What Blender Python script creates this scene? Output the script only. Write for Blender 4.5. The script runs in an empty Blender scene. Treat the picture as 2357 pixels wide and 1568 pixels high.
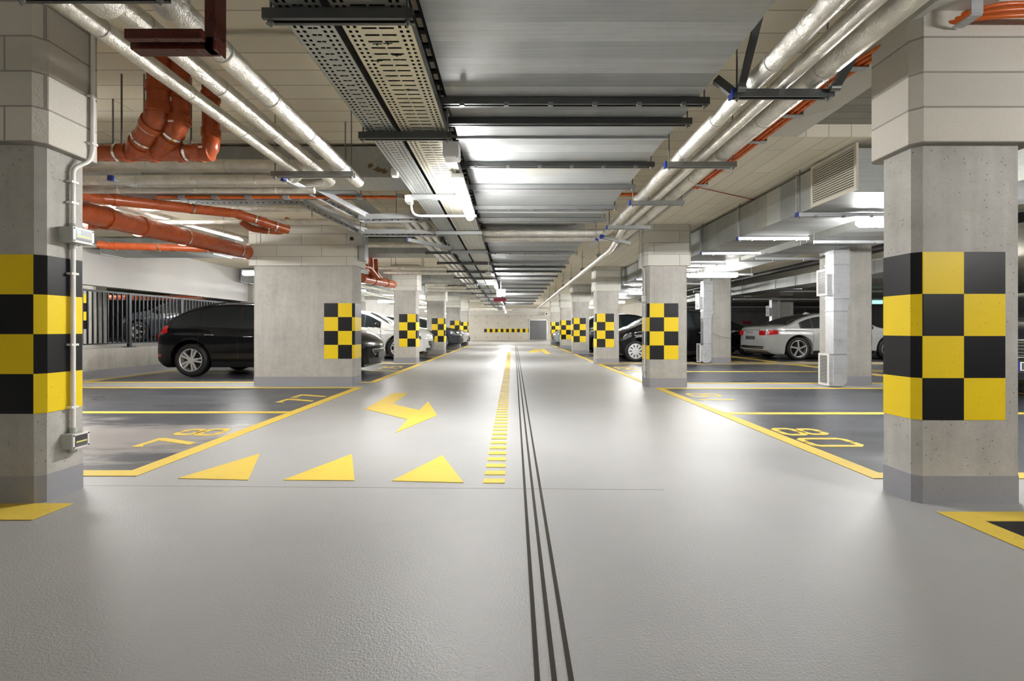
import bpy, math, random
from mathutils import Vector, Matrix
random.seed(7)
C = bpy.context.scene.collection
SC = bpy.context.scene
PI = math.pi
# ------------------------------------------------------------------ camera
F, CX, CY, EYE = 1060.0, 1178.5, 757.7, 0.95
cam = bpy.data.cameras.new('camera'); cam.sensor_width = 36; cam.lens = F/2357*36
cam.shift_y = -(784-CY)/2357; cam.clip_start = .05; cam.clip_end = 200
camo = bpy.data.objects.new('camera', cam); C.objects.link(camo)
camo.location = (0, 0, EYE); camo.rotation_euler = (PI/2, 0, 0); SC.camera = camo
# ------------------------------------------------------------------ world, exposure
w = bpy.data.worlds.new('world'); SC.world = w; w.use_nodes = True
w.node_tree.nodes['Background'].inputs[0].default_value = (.9, .95, 1, 1)
w.node_tree.nodes['Background'].inputs[1].default_value = .05
SC.view_settings.view_transform = 'Standard'; SC.view_settings.look = 'None'
SC.view_settings.exposure = 2.68; SC.view_settings.gamma = 1; SC.view_settings.use_curve_mapping = False
SC.cycles.adaptive_threshold = .03; SC.cycles.max_bounces = 7; SC.cycles.diffuse_bounces = 5; SC.cycles.glossy_bounces = 4
SC.cycles.use_denoising = True; SC.cycles.sample_clamp_indirect = 6
LAMP = 42.0          # emission of a tube
CEIL, LOWC = 2.75, 2.65

# ------------------------------------------------------------------ tagging
def tag(o, label=None, cat=None, group=None, kind=None):
    if label: o['label'] = label
    if cat: o['category'] = cat
    if group: o['group'] = group
    if kind: o['kind'] = kind
    return o
def thing(name, label, cat, loc=(0, 0, 0), rz=0, group=None):
    o = bpy.data.objects.new(name, None); C.objects.link(o)
    o.empty_display_size = .1; o.location = loc; o.rotation_euler = (0, 0, rz)
    return tag(o, label, cat, group)
def wloc(o):
    v = Vector((0, 0, 0))
    while o is not None: v += Vector(o.location); o = o.parent
    return v
def at(px, py, Y): return Vector(((px-CX)*Y/F, Y, EYE+(CY-py)*Y/F))
def gnd(px, py):
    Y = F*EYE/(py-CY); return ((px-CX)*Y/F, Y)
# ------------------------------------------------------------------ mesh builder
class MB:
    def __init__(s): s.v = []; s.f = []; s.m = []; s.sm = []
    def add(s, vs, fs, mi=0, smooth=False):
        b = len(s.v); s.v += [Vector(x) for x in vs]
        for f in fs: s.f.append([b+i for i in f]); s.m.append(mi); s.sm.append(smooth)
        return s
    def box(s, x0, x1, y0, y1, z0, z1, mi=0):
        if x0 > x1: x0, x1 = x1, x0
        if y0 > y1: y0, y1 = y1, y0
        if z0 > z1: z0, z1 = z1, z0
        vs = [(x, y, z) for z in (z0, z1) for x, y in ((x0, y0), (x1, y0), (x1, y1), (x0, y1))]
        return s.add(vs, [(3, 2, 1, 0), (4, 5, 6, 7), (0, 1, 5, 4), (1, 2, 6, 5), (2, 3, 7, 6), (3, 0, 4, 7)], mi)
    def obox(s, p0, p1, wd, ht, up=(0, 0, 1), mi=0):   # bar from p0 to p1
        p0, p1 = Vector(p0), Vector(p1); d = (p1-p0).normalized(); up = Vector(up)
        if abs(d.dot(up)) > .98: up = Vector((1, 0, 0))
        a = d.cross(up).normalized()*wd/2; b = a.cross(d).normalized()*ht/2
        vs = [p+q for p in (p0, p1) for q in (-a-b, a-b, a+b, -a+b)]
        return s.add(vs, [(3, 2, 1, 0), (4, 5, 6, 7), (0, 1, 5, 4), (1, 2, 6, 5), (2, 3, 7, 6), (3, 0, 4, 7)], mi)
    def prism(s, pts, z0, z1, mi=0):
        n = len(pts); A = sum(pts[i][0]*pts[(i+1) % n][1]-pts[(i+1) % n][0]*pts[i][1] for i in range(n))
        if A < 0: pts = pts[::-1]
        vs = [(p[0], p[1], z0) for p in pts]+[(p[0], p[1], z1) for p in pts]
        fs = [tuple(range(n))[::-1], tuple(range(n, 2*n))]+[(i, (i+1) % n, n+(i+1) % n, n+i) for i in range(n)]
        return s.add(vs, fs, mi)
    def tube(s, pts, r, seg=16, fillet=0, mi=0, caps=True, ell=1.0):
        P = [Vector(p) for p in pts]
        if fillet and len(P) > 2:
            Q = [P[0]]
            for i in range(1, len(P)-1):
                a, b, c = P[i-1], P[i], P[i+1]; u = (a-b); v = (c-b)
                fl = min(fillet, u.length*.48, v.length*.48); u.normalize(); v.normalize()
                p, q = b+u*fl, b+v*fl
                for k in range(7):
                    t = k/6; Q.append(p*(1-t)**2+b*2*t*(1-t)+q*t*t)
            P = Q+[P[-1]]
        n = len(P); R = r if isinstance(r, (list, tuple)) else [r]*n
        vs = []; d0 = (P[1]-P[0]).normalized()
        u = d0.cross(Vector((0, 0, 1)))
        if u.length < .01: u = d0.cross(Vector((1, 0, 0)))
        u.normalize()
        for i, p in enumerate(P):
            d = (P[min(i+1, n-1)]-P[max(i-1, 0)]).normalized()
            u = (u-d*u.dot(d)).normalized(); w_ = d.cross(u)
            for k in range(seg):
                a = 2*PI*k/seg; vs.append(p+(u*math.cos(a)+w_*math.sin(a)*ell)*R[i])
        fs = [(i*seg+k, i*seg+(k+1) % seg, (i+1)*seg+(k+1) % seg, (i+1)*seg+k) for i in range(n-1) for k in range(seg)]
        s.add(vs, fs, mi, True)
        if caps:
            s.add(vs[:seg], [tuple(range(seg))[::-1]], mi); s.add(vs[-seg:], [tuple(range(seg))], mi)
        return s
    def cyl(s, p0, p1, r, seg=16, mi=0): return s.tube([p0, p1], r, seg, 0, mi)
    def grid(s, fn, nu, nv, mi=0, smooth=True, flip=False, wrapu=False):
        vs = [fn(i/nu, j/nv) for i in range(nu+1) for j in range(nv+1)]
        fs = []
        for i in range(nu):
            for j in range(nv):
                q = (i*(nv+1)+j, (i+1)*(nv+1)+j, (i+1)*(nv+1)+j+1, i*(nv+1)+j+1)
                fs.append(q[::-1] if flip else q)
        return s.add(vs, fs, mi, smooth)
    def build(s, name, mats, parent=None, local=False, **kw):
        if not isinstance(mats, (list, tuple)): mats = [mats]
        off = Vector((0, 0, 0)); loc = Vector((0, 0, 0))
        if parent is not None:
            if not local: off = wloc(parent)
        else:
            xs = [v.x for v in s.v]; ys = [v.y for v in s.v]; zs = [v.z for v in s.v]
            off = Vector(((min(xs)+max(xs))/2, (min(ys)+max(ys))/2, min(zs))); loc = off
        me = bpy.data.meshes.new(name); me.from_pydata([tuple(v-off) for v in s.v], [], s.f)
        for m in mats: me.materials.append(m)
        me.polygons.foreach_set('material_index', s.m); me.polygons.foreach_set('use_smooth', s.sm); me.update()
        o = bpy.data.objects.new(name, me); C.objects.link(o); o.location = loc
        if parent is not None: o.parent = parent; o.location = (0, 0, 0)
        return tag(o, **kw) if kw else o
def struct(name, mb, mat): return mb.build(name, mat, kind='structure')
def copy_tree(o, parent=None):
    c = o.copy(); C.objects.link(c)
    if parent is not None: c.parent = parent
    for ch in [x for x in bpy.data.objects if x.parent == o]: copy_tree(ch, c)
    return c
# ------------------------------------------------------------------ node expressions
class E:
    def __init__(s, nt, k): s.nt, s.k = nt, k
    def _m(s, op, *a):
        n = s.nt.nodes.new('ShaderNodeMath'); n.operation = op
        for i, x in enumerate((s,)+a):
            if isinstance(x, E): s.nt.links.new(x.k, n.inputs[i])
            else: n.inputs[i].default_value = x
        return E(s.nt, n.outputs[0])
    def __add__(s, o): return s._m('ADD', o)
    def __sub__(s, o): return s._m('SUBTRACT', o)
    def __mul__(s, o): return s._m('MULTIPLY', o)
    def __truediv__(s, o): return s._m('DIVIDE', o)
    def gt(s, o): return s._m('GREATER_THAN', o)
    def lt(s, o): return s._m('LESS_THAN', o)
    def fl(s): return s._m('FLOOR')
    def fr(s): return s._m('FRACT')
    def ab(s): return s._m('ABSOLUTE')
    def mx(s, o): return s._m('MAXIMUM', o)
    def mn(s, o): return s._m('MINIMUM', o)
def material(name, col=(.5, .5, .5), rough=.5, metal=0, **kw):
    m = bpy.data.materials.new(name); m.use_nodes = True
    b = m.node_tree.nodes['Principled BSDF']
    b.inputs['Base Color'].default_value = (*col, 1); b.inputs['Roughness'].default_value = rough
    b.inputs['Metallic'].default_value = metal
    for k, v in kw.items(): b.inputs[k.replace('_', ' ')].default_value = v
    return m
class G:   # graph helper
    def __init__(s, m): s.m = m; s.nt = m.node_tree; s.b = s.nt.nodes['Principled BSDF']; s.pos = None
    def xyz(s, obj=False):
        if obj: n = s.nt.nodes.new('ShaderNodeTexCoord'); v = n.outputs['Object']
        else: n = s.nt.nodes.new('ShaderNodeNewGeometry'); v = n.outputs['Position']
        s.pos = v; q = s.nt.nodes.new('ShaderNodeSeparateXYZ'); s.nt.links.new(v, q.inputs[0])
        return [E(s.nt, q.outputs[i]) for i in range(3)]
    def vec(s, x, y, z=0):
        n = s.nt.nodes.new('ShaderNodeCombineXYZ')
        for i, a in enumerate((x, y, z)):
            if isinstance(a, E): s.nt.links.new(a.k, n.inputs[i])
            else: n.inputs[i].default_value = a
        return n.outputs[0]
    def noise(s, vec, scale, detail=3, rough=.5, dist=0):
        n = s.nt.nodes.new('ShaderNodeTexNoise'); s.nt.links.new(vec, n.inputs['Vector'])
        n.inputs['Scale'].default_value = scale; n.inputs['Detail'].default_value = detail
        n.inputs['Roughness'].default_value = rough; n.inputs['Distortion'].default_value = dist
        return E(s.nt, n.outputs[0])
    def voro(s, vec, scale, out='Distance'):
        n = s.nt.nodes.new('ShaderNodeTexVoronoi'); s.nt.links.new(vec, n.inputs['Vector'])
        n.inputs['Scale'].default_value = scale
        return E(s.nt, n.outputs[out])
    def ramp(s, e, stops):
        n = s.nt.nodes.new('ShaderNodeValToRGB'); s.nt.links.new(e.k, n.inputs[0])
        el = n.color_ramp.elements
        while len(el) < len(stops): el.new(.5)
        for q, (p, c) in zip(el, stops):
            q.position = p; q.color = (*(c if isinstance(c, tuple) else (c, c, c)), 1)
        return n.outputs[0]
    def mix(s, f, a, b, op='MIX'):
        n = s.nt.nodes.new('ShaderNodeMix'); n.data_type = 'RGBA'; n.blend_type = op
        for i, x in ((0, f), (6, a), (7, b)):
            if isinstance(x, E): s.nt.links.new(x.k, n.inputs[i])
            elif isinstance(x, bpy.types.NodeSocket): s.nt.links.new(x, n.inputs[i])
            elif isinstance(x, tuple): n.inputs[i].default_value = (*x, 1)
            else: n.inputs[i].default_value = x
        return n.outputs[2]
    def set(s, name, x):
        if isinstance(x, E): x = x.k
        s.nt.links.new(x, s.b.inputs[name])
    def bump(s, h, strength=.3, dist=.01):
        n = s.nt.nodes.new('ShaderNodeBump'); n.inputs['Strength'].default_value = strength
        n.inputs['Distance'].default_value = dist
        s.nt.links.new(h.k if isinstance(h, E) else h, n.inputs['Height'])
        s.nt.links.new(n.outputs[0], s.b.inputs['Normal'])
    def brick(s, vec, bw, rh, mortar=.005, off=.5, smooth=.2):
        n = s.nt.nodes.new('ShaderNodeTexBrick'); s.nt.links.new(vec, n.inputs['Vector'])
        n.inputs['Scale'].default_value = 1; n.inputs['Brick Width'].default_value = bw
        n.inputs['Row Height'].default_value = rh; n.inputs['Mortar Size'].default_value = mortar
        n.inputs['Mortar Smooth'].default_value = smooth; n.offset = off
        n.inputs['Color1'].default_value = (1, 1, 1, 1); n.inputs['Color2'].default_value = (.86, .86, .86, 1)
        return E(s.nt, n.outputs['Fac']), n.outputs['Color']
# ------------------------------------------------------------------ materials
def m_floor():
    m = material('grey_resin_floor', (.5, .5, .5), .3); g = G(m); x, y, z = g.xyz()
    n1 = g.noise(g.pos, .8, 4, .6); n2 = g.noise(g.vec(x*.5, y*1.3), 1.6, 5, .6); fine = g.noise(g.pos, 260, 2)
    c = g.ramp(n1*.6+n2*.4, [(.3, (.345, .348, .356)), (.5, (.375, .377, .383)), (.72, (.41, .408, .405))])
    dirt = g.ramp(g.noise(g.pos, 5, 8, .75), [(.62, 0.), (.8, .35)])
    g.set('Base Color', g.mix(E(g.nt, dirt), c, (.3, .26, .22)))
    r = g.ramp(n2, [(.3, .37), (.7, .45)]); g.set('Roughness', r)
    g.bump(fine*.5+g.noise(g.pos, 110, 2)*1.0+g.noise(g.pos, 3, 2)*.6, .5, .004); g.b.inputs['Specular IOR Level'].default_value = .42
    return m
def m_bay(stained=False):
    m = material('dark_bay_coating_stained' if stained else 'dark_bay_coating', (.1, .1, .11), .3); g = G(m); x, y, z = g.xyz()
    n2 = g.noise(g.vec(x*.4, y*1.6), 1.6, 5, .6); fine = g.noise(g.pos, 260, 2)
    c = g.ramp(n2, [(.3, (.05, .054, .066)), (.55, (.068, .073, .088)), (.75, (.10, .106, .125))])
    if stained:
        # pale dusty film inside the empty bay
        d = (y-4.05).ab()*.9+((x+4.2).ab()-1.3).mx(0)*.5
        k = g.noise(g.vec(x*.5, y*1.8), 1.5, 6, .7)*1.15-d*.42
        f = E(g.nt, g.ramp(k, [(.28, 0.), (.44, .8)]))
        g.set('Base Color', g.mix(f, c, (.40, .37, .355)))
    else: g.set('Base Color', c)
    g.set('Roughness', g.ramp(n2, [(.3, .26), (.7, .38)])); g.bump(fine+g.noise(g.pos, 80, 2), .18, .004)
    return m
def m_paint(name, col, wear=.5, rough=.4, dirt=(.25, .2, .12)):
    m = material(name, col, rough); g = G(m); x, y, z = g.xyz()
    n = g.noise(g.pos, 9, 7, .75); pits = g.voro(g.pos, 42)
    f = E(g.nt, g.ramp(n, [(.55, 0.), (.85, wear)]))
    p = E(g.nt, g.ramp(pits, [(.07, .8), (.11, 0.)]))*g.noise(g.pos, 6, 2).gt(.5)
    c = g.mix(f, tuple(c*.94 for c in col), dirt); g.set('Base Color', g.mix(p, c, (.04, .035, .03)))
    g.bump(n, .15, .004); g.b.inputs['Specular IOR Level'].default_value = .28
    return m
def m_concrete(name='concrete', a=(.32, .307, .28), b=(.50, .485, .455), pits=True):
    m = material(name, a, .75); g = G(m); x, y, z = g.xyz()
    n = g.noise(g.pos, 2.2, 8, .68); st = g.noise(g.vec(x*9, y*9, z*.7), 1.0, 5, .6); n3 = g.noise(g.pos, 14, 5, .7)
    c = g.ramp(n*.5+st*.3+n3*.2, [(.36, a), (.5, tuple((p+q)/2 for p, q in zip(a, b))), (.64, b)])
    v = g.voro(g.pos, 34); v2 = g.voro(g.pos, 80)
    p = E(g.nt, g.ramp(v, [(.08, 1.), (.13, 0.)]))*g.noise(g.pos, 5, 3).gt(.47)
    p2 = E(g.nt, g.ramp(v2, [(.10, .8), (.17, 0.)]))*g.noise(g.pos, 3.3, 3).gt(.48)
    pp = p.mx(p2)
    g.set('Base Color', g.mix(pp, c, (.1, .09, .075)) if pits else c)
    g.bump(n3*.6-pp*1.0, .35, .006)
    return m
def m_clad(name, orient='wall', bw=.62, rh=.25, col=(.70, .66, .58), mort=.008, grain=True, depth=.5):
    m = material(name, col, .85); g = G(m); x, y, z = g.xyz()
    if orient == 'wall': v = g.vec(x+y, z-1.97+rh*12)
    elif orient == 'wallx': v = g.vec(x, z-1.95+rh*12)
    elif orient == 'ceil_x': v = g.vec(x, y)
    else: v = g.vec(y, x)
    wob = g.noise(g.pos, 30, 2)
    f, c = g.brick(v, bw, rh, mort, .5 if orient != 'wall' else .45)
    n = g.noise(g.pos, 1.3, 4)
    base = g.mix(1., g.ramp(n, [(.3, tuple(k*.92 for k in col)), (.7, col)]), c, 'MULTIPLY')
    g.set('Base Color', g.mix(f, base, tuple(k*.5 for k in col)))
    h = g.noise(g.pos, 85, 3, .6)*(.5 if grain else .15)+wob*.2
    g.bump(h-f*2.0, depth, .01)
    return m
def m_foil():
    m = material('crinkled_foil', (.86, .84, .78), .22, .92); g = G(m); x, y, z = g.xyz()
    n = g.noise(g.pos, 55, 4, .65, 1.5); n2 = g.noise(g.pos, 9, 3)
    g.set('Base Color', g.ramp(n2, [(.3, (.72, .70, .66)), (.7, (.92, .90, .84))]))
    g.set('Roughness', g.ramp(n, [(.3, .28), (.7, .42)])); g.bump(n*.6+g.noise(g.pos, 15, 5, .7, 1.2)*1.6, .6, .012)
    return m
def m_galv(name='galvanized_sheet', col=(.50, .52, .54), band=0, axis=1, rough=.4):
    m = material(name, col, rough, .5); g = G(m); p = g.xyz()
    n = g.noise(g.pos, 7, 6, .7); br = g.noise(g.vec(p[0]*1.5, p[1]*60, p[2]*60) if axis == 1 else g.vec(p[0]*60, p[1]*1.5, p[2]*60), 1, 3)
    c = g.ramp(n*.5+br*.5, [(.3, tuple(k*.8 for k in col)), (.7, tuple(min(1, k*1.15) for k in col))])
    if band:
        t = p[axis]/band; wn = g.nt.nodes.new('ShaderNodeTexWhiteNoise'); wn.noise_dimensions = '1D'
        g.nt.links.new(t.fl().k, wn.inputs['W']); wv = E(g.nt, wn.outputs['Value'])
        c = g.mix(1., c, g.ramp(wv, [(0, .66), (1, 1.0)]), 'MULTIPLY')  # band tones paint the shading of the bent sheet into the colour
        yl = E(g.nt, g.ramp(g.noise(g.pos, 1.1, 4), [(.58, 0.), (.72, .22)])); c = g.mix(yl, c, (.60, .52, .26))
        e = ((t.fr()-.5).ab()).gt(.47); g.bump(n*.25+e*.8+((t.fr()-.5)*(wv-.5))*2, .35, .012)
    else: g.bump(n, .12, .01)
    g.set('Base Color', c); g.set('Roughness', g.ramp(n, [(.3, rough-.08), (.7, rough+.12)]))
    return m
def m_perf(name, x0, x1, col, sides=2, slot_period=.045):
    """tray bottom: wide cross slots in the middle, rows of long slots along both edges"""
    m = material(name, col, .38, .8); g = G(m); x, y, z = g.xyz()
    u = (x-x0)/(x1-x0)
    W = x1-x0; e = .052/W*1.0
    mid = (u-.5).ab().lt(.5-e*1.35)*((u*2-1).ab()-.02).gt(0)*((y/slot_period).fr()-.5).ab().lt(.13)
    gap = ((((u-.5)/((1-2.7*e))+.5)*2).fr()-.5).ab().lt(.43)
    mid = mid*gap
    r1 = ((u-e*.42).ab().lt(e*.13)).mx((u-e*.95).ab().lt(e*.13)); r2 = ((u-1+e*.42).ab().lt(e*.13)).mx((u-1+e*.95).ab().lt(e*.13))
    edge = (r1.mx(r2))*((y/.03).fr()-.5).ab().lt(.27)
    hole = mid.mx(edge)
    n = g.noise(g.pos, 6, 5)
    g.set('Base Color', g.mix(n*.5, col, tuple(k*.75 for k in col))); g.set('Alpha', hole*-1+1)
    g.bump(hole*-1, .2, .004)
    return m
def m_slot(name, col, axis, period=.05):
    m = material(name, col, .4, .75); g = G(m); p = g.xyz(); n = g.noise(g.pos, 12, 4)
    s_ = ((p[axis]/period).fr()-.5).ab().lt(.25)
    g.set('Base Color', g.mix(n*.6, col, tuple(k*.7 for k in col)))
    return m
FLOOR = m_floor(); BAY = m_bay(); BAYS = m_bay(True)
YF = m_paint('yellow_floor_paint', (.80, .58, .09), .45, .58); YC = m_paint('yellow_column_paint', (.86, .62, .012), .15, .45, (.5, .35, .02))
KC = m_paint('black_column_paint', (.009, .009, .011), .25, .4, (.03, .03, .03)); GB = m_paint('grey_base_paint', (.30, .30, .325), .3, .5, (.4, .38, .36))
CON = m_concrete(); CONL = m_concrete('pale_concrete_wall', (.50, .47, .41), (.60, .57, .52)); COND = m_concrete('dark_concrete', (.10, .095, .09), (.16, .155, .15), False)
CLAD = m_clad('rough_cladding', 'wallx', .36, .187, (.62, .595, .54), .005, depth=.8); CLADR = m_clad('rough_cladding_long', 'wallx', 9, .187, (.62, .59, .53), .005, depth=.8); CLADS = m_clad('smooth_cladding', col=(.66, .65, .60), bw=.75, rh=.19, mort=.005, grain=False, depth=.25)
PLX = m_clad('plank_ceiling', 'ceil_x', 1.25, .2, (.86, .79, .64), .005, depth=.3); PLY = m_clad('plank_ceiling_along', 'ceil_y', 1.25, .2, (.86, .81, .69), .004, depth=.3)
def m_wall():
    m = material('white_painted_wall', (.66, .66, .655), .7); g = G(m); g.xyz(); n = g.noise(g.pos, 1.2, 5)
    g.set('Base Color', g.ramp(n, [(.3, (.60, .60, .60)), (.7, (.69, .69, .685))])); g.bump(g.noise(g.pos, 40, 3), .1, .004); return m
WHT = m_wall()
FOIL = m_foil(); GALV = m_galv(); GALVD = m_galv('duct_underside', (.50, .52, .53), .14, 1, .5); GALVS = m_galv('duct_side_sheet', (.50, .52, .51), .28, 1, .45)
GALVX = m_galv('crosswise_duct_sheet', (.47, .49, .49), .3, 0, .45); GRIS = m_galv('riser_sheet', (.62, .64, .67), 0, 1, .33)
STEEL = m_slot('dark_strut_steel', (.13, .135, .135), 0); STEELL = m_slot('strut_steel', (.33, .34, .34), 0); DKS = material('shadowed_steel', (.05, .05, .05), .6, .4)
def m_orange(name, col):
    m = material(name, col, .28); g = G(m); g.xyz(); n = g.noise(g.pos, 6, 5, .7)
    g.set('Base Color', g.mix(n*.5, col, tuple(k*.72 for k in col))); g.set('Roughness', g.ramp(n, [(.3, .2), (.7, .38)])); return m
ORA = m_orange('brown_orange_drain_pipe', (.40, .075, .018)); ORB = m_orange('bright_orange_cable', (.70, .14, .02)); RUST = m_orange('red_oxide_steel', (.10, .02, .013))
RUB = material('black_rubber', (.008, .008, .008), .6); BLKP = material('black_plastic', (.007, .007, .008), .4); BLKPIPE = material('black_insulated_pipe', (.02, .02, .022), .45)
WPL = material('white_plastic', (.75, .74, .72), .4); GPL = material('grey_plastic', (.42, .44, .41), .45); STRAP = material('clear_strap', (.62, .61, .58), .35)
BLUE = material('blue_plastic_cap', (.01, .03, .25), .4); RAIL = material('anthracite_rail_paint', (.010, .014, .020), .4, .3)
CHR = material('chrome', (.8, .8, .8), .12, 1); ALLOY = material('silver_alloy', (.62, .62, .63), .3, .7); ROD = material('threaded_rod', (.25, .26, .25), .45, .8)
GLS = material('tinted_car_glass', (.012, .016, .018), .03, 0, Specular_IOR_Level=.45); LENS = material('headlight_lens', (.16, .17, .19), .06, .6, Coat_Weight=1.)
TAIL = material('red_tail_lens', (.55, .01, .012), .12, 0, Coat_Weight=1.); SLOTK = material('drain_slot_grit', (.045, .036, .028), .9)
LABW = material('paper_label', (.75, .74, .7), .5); REDS = material('red_sign', (.28, .012, .03), .5); PLATE = material('plate_white', (.75, .75, .75), .4); GREY6 = material('blurred_grey_plate', (.05, .05, .055), .5)
DGREY = material('label_dark_grey', (.12, .12, .14), .4); LYEL = material('label_yellow', (.65, .6, .2), .4); DOORM = m_galv('grey_door_sheet', (.13, .13, .135), 0, 1, .5)
def m_emit(name, col, s):
    m = bpy.data.materials.new(name); m.use_nodes = True; b = m.node_tree.nodes['Principled BSDF']
    b.inputs['Base Color'].default_value = (.8, .8, .8, 1); b.inputs['Emission Color'].default_value = (*col, 1); b.inputs['Emission Strength'].default_value = s; return m
TUBE = m_emit('lit_tube_cover', (1, .985, .95), LAMP); SIGNW = m_emit('lit_white_sign', (.9, .97, 1), 3.5); SIGNG = m_emit('lit_green_sign', (.3, .9, .75), .25); LEDG = m_emit('green_led', (.1, 1, .2), 3)
def carpaint(name, col, metal=0.): return material(name, col, .3, metal, Coat_Weight=.8, Coat_Roughness=.03, Specular_IOR_Level=.15)
P_BLACK = carpaint('black_car_paint', (.003, .003, .004)); P_BLACK.node_tree.nodes['Principled BSDF'].inputs['Coat Weight'].default_value = .5; P_WHITE = carpaint('white_car_paint', (.62, .62, .61)); P_SILV = carpaint('pale_silver_car_paint', (.42, .43, .43), .15)
P_DARK = carpaint('dark_grey_car_paint', (.03, .034, .042), .3); P_BLUE = carpaint('blue_grey_car_paint', (.22, .27, .30), .3)

# ================================================================== SETTING
XL, XR, YN, YF_ = -8.1, 20.0, -7.0, 39.0
struct('floor', MB().box(XL, XR, YN, YF_, -.2, 0), FLOOR)
struct('floor', MB().box(-22, XL-.32, YN, YF_, -.2, .5), m_paint('pale_ramp_floor', (.36, .36, .37), .3, .35, (.3, .3, .3)))
struct('ceiling', MB().box(-22, 2.2, YN, YF_, CEIL, CEIL+.3), PLX)
struct('ceiling', MB().box(2.2, 2.52, YN, 4.07, LOWC, CEIL+.3), CLADS)
struct('ceiling', MB().box(2.2, XR, 4.07, YF_, LOWC, CEIL+.3), PLY)
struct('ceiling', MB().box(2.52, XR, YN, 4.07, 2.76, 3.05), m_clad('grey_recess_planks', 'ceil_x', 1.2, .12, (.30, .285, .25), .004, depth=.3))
struct('wall_far', MB().box(-22, XR, YF_, YF_+.3, -.2, 3.1), CONL)
struct('wall_near', MB().box(-22, XR+.3, YN-.3, YN, -.2, 3.35), CONL)
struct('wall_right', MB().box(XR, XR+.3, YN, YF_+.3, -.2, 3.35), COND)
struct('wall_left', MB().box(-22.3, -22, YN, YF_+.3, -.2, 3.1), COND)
struct('wall_left_parapet', MB().box(XL-.32, XL, YN, 14.4, -.2, .56), CON)
struct('baseboard_left', MB().box(XL, XL+.006, YN, 14.4, 0, .15), GB)
struct('wall_left_upper', MB().box(XL-.3, XL-.1, YN, 14.3, 1.81, CEIL), WHT)
struct('wall_left_rear', MB().box(XL-.32, XL-.02, 14.6, YF_, -.2, CEIL), WHT)
struct('trim_pier', MB().box(XL-.32, XL+.05, 14.3, 14.75, 0, CEIL), CON)
for yy in (19.3, 24.4): struct('trim_pier', MB().box(XL-.02, XL+.06, yy, yy+.9, 0, CEIL-.3), CON)
# thin crosswise bands under the left ceiling and the far wall head
for i, yy in enumerate((10.1, 15.2, 20.3, 25.4, 30.5)): struct('trim_%d' % (i+1), MB().box(XL-.1, -.45, yy, yy+.35, 2.58, CEIL), CLADS)
struct('trim_6', MB().box(XL, 5, YF_-.3, YF_, 2.15, CEIL), CLADS)
struct('trim_7', MB().box(2.16, 2.2, YN, YF_, LOWC-.03, CEIL), CLADS)
# far wall door
MBd = MB().box(1.5, 2.92, YF_-.05, YF_, .05, 1.68)
d1 = struct('door_1', MBd, DOORM)
MB().box(1.42, 1.5, YF_-.1, YF_, 0, 1.76).box(2.92, 3.0, YF_-.1, YF_, 0, 1.76).box(1.42, 3.0, YF_-.1, YF_, 1.68, 1.76).build('door_frame', GALV, d1)
MB().box(2.18, 2.22, YF_-.07, YF_-.05, .05, 1.68).box(1.5, 2.92, YF_-.07, YF_-.05, .82, .84).build('door_seam', STEEL, d1)
# tie holes and panel joints of the far wall
h = MB()
for i in range(8):
    for z in (.25, 1.45, 2.0): h.cyl((-5+i*.95, YF_-.004, z), (-5+i*.95, YF_+.01, z), .035, 10)
h.build('tie_hole', BLKP, bpy.data.objects['wall_far'])
# ================================================================== FLOOR MARKINGS
def bay(side, y0, y1, n, name, lab_dark, lab_line, mat=None, x_in=None, x_out=None, back=True):
    """one block of n bays: dark coating (setting) and its yellow border (thing)"""
    s = side; xi = x_in if x_in is not None else (2.29 if s > 0 else -2.42); xo = x_out if x_out is not None else (7.55 if s > 0 else -7.75)
    a, b = min(xi, xo), max(xi, xo); lw = .115
    struct('floor_bay', MB().box(a, b, y0, y1, 0, .002), mat or BAY)
    m = MB(); zz = (.002, .0045)
    m.box(a, b, y0, y0+lw, *zz); m.box(a, b, y1-lw, y1, *zz)
    if s > 0: m.box(xi, xi+lw+.01, y0+lw, y1-lw, *zz)
    else: m.box(xi-lw-.01, xi, y0+lw, y1-lw, *zz)
    if back: m.box(xo-lw*s, xo, y0+lw, y1-lw, *zz)
    for k in range(1, n):
        yy = y0+(y1-y0)*k/n; c0, c1 = (a+lw, b-lw)
        m.box(c0, c1, yy-lw/2, yy+lw/2, *zz)
    return m.build('parking_bay_lines', YF, label=lab_line, cat='floor marking')
ordn = ['first', 'second', 'third', 'fourth', 'fifth', 'sixth', 'seventh', 'eighth', 'ninth', 'tenth', 'eleventh', 'twelfth', 'thirteenth', 'fourteenth', 'fifteenth', 'sixteenth', 'seventeenth', 'eighteenth', 'nineteenth', 'twentieth']
bay(-1, 2.97, 7.5, 2, '', '', 'yellow border lines of the empty bays 77 and 78 left of the aisle', BAYS)
bay(1, 2.92, 7.42, 2, '', '', 'yellow border lines of the empty bays 80 and 81 right of the aisle')
ys = [(8.15, 12.6), (13.25, 17.7), (18.3, 22.6), (23.2, 27.5)]
for i, (a, b) in enumerate(ys):
    bay(-1, a, b, 2, '', '', ['yellow bay lines under the black hatchback and around number 75', 'yellow bay lines left of the aisle under the white crossover', 'yellow bay lines left of the aisle under the dark estate car', 'farthest yellow bay lines left of the aisle, under the silver car'][i])
    bay(1, a-.15, b-.1, 2, '', '', ['yellow bay lines right of the aisle around number 83', 'yellow bay lines right of the aisle under the small black hatchback', 'yellow bay lines right of the aisle under the car with red tail lamps', 'farthest yellow bay lines right of the aisle'][i])
struct('floor_bay', MB().box(2.32, 7, -2, 2.3, 0, .002), material('fresh_black_bay_coating', (.018, .018, .021), .5, Specular_IOR_Level=.3))
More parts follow.
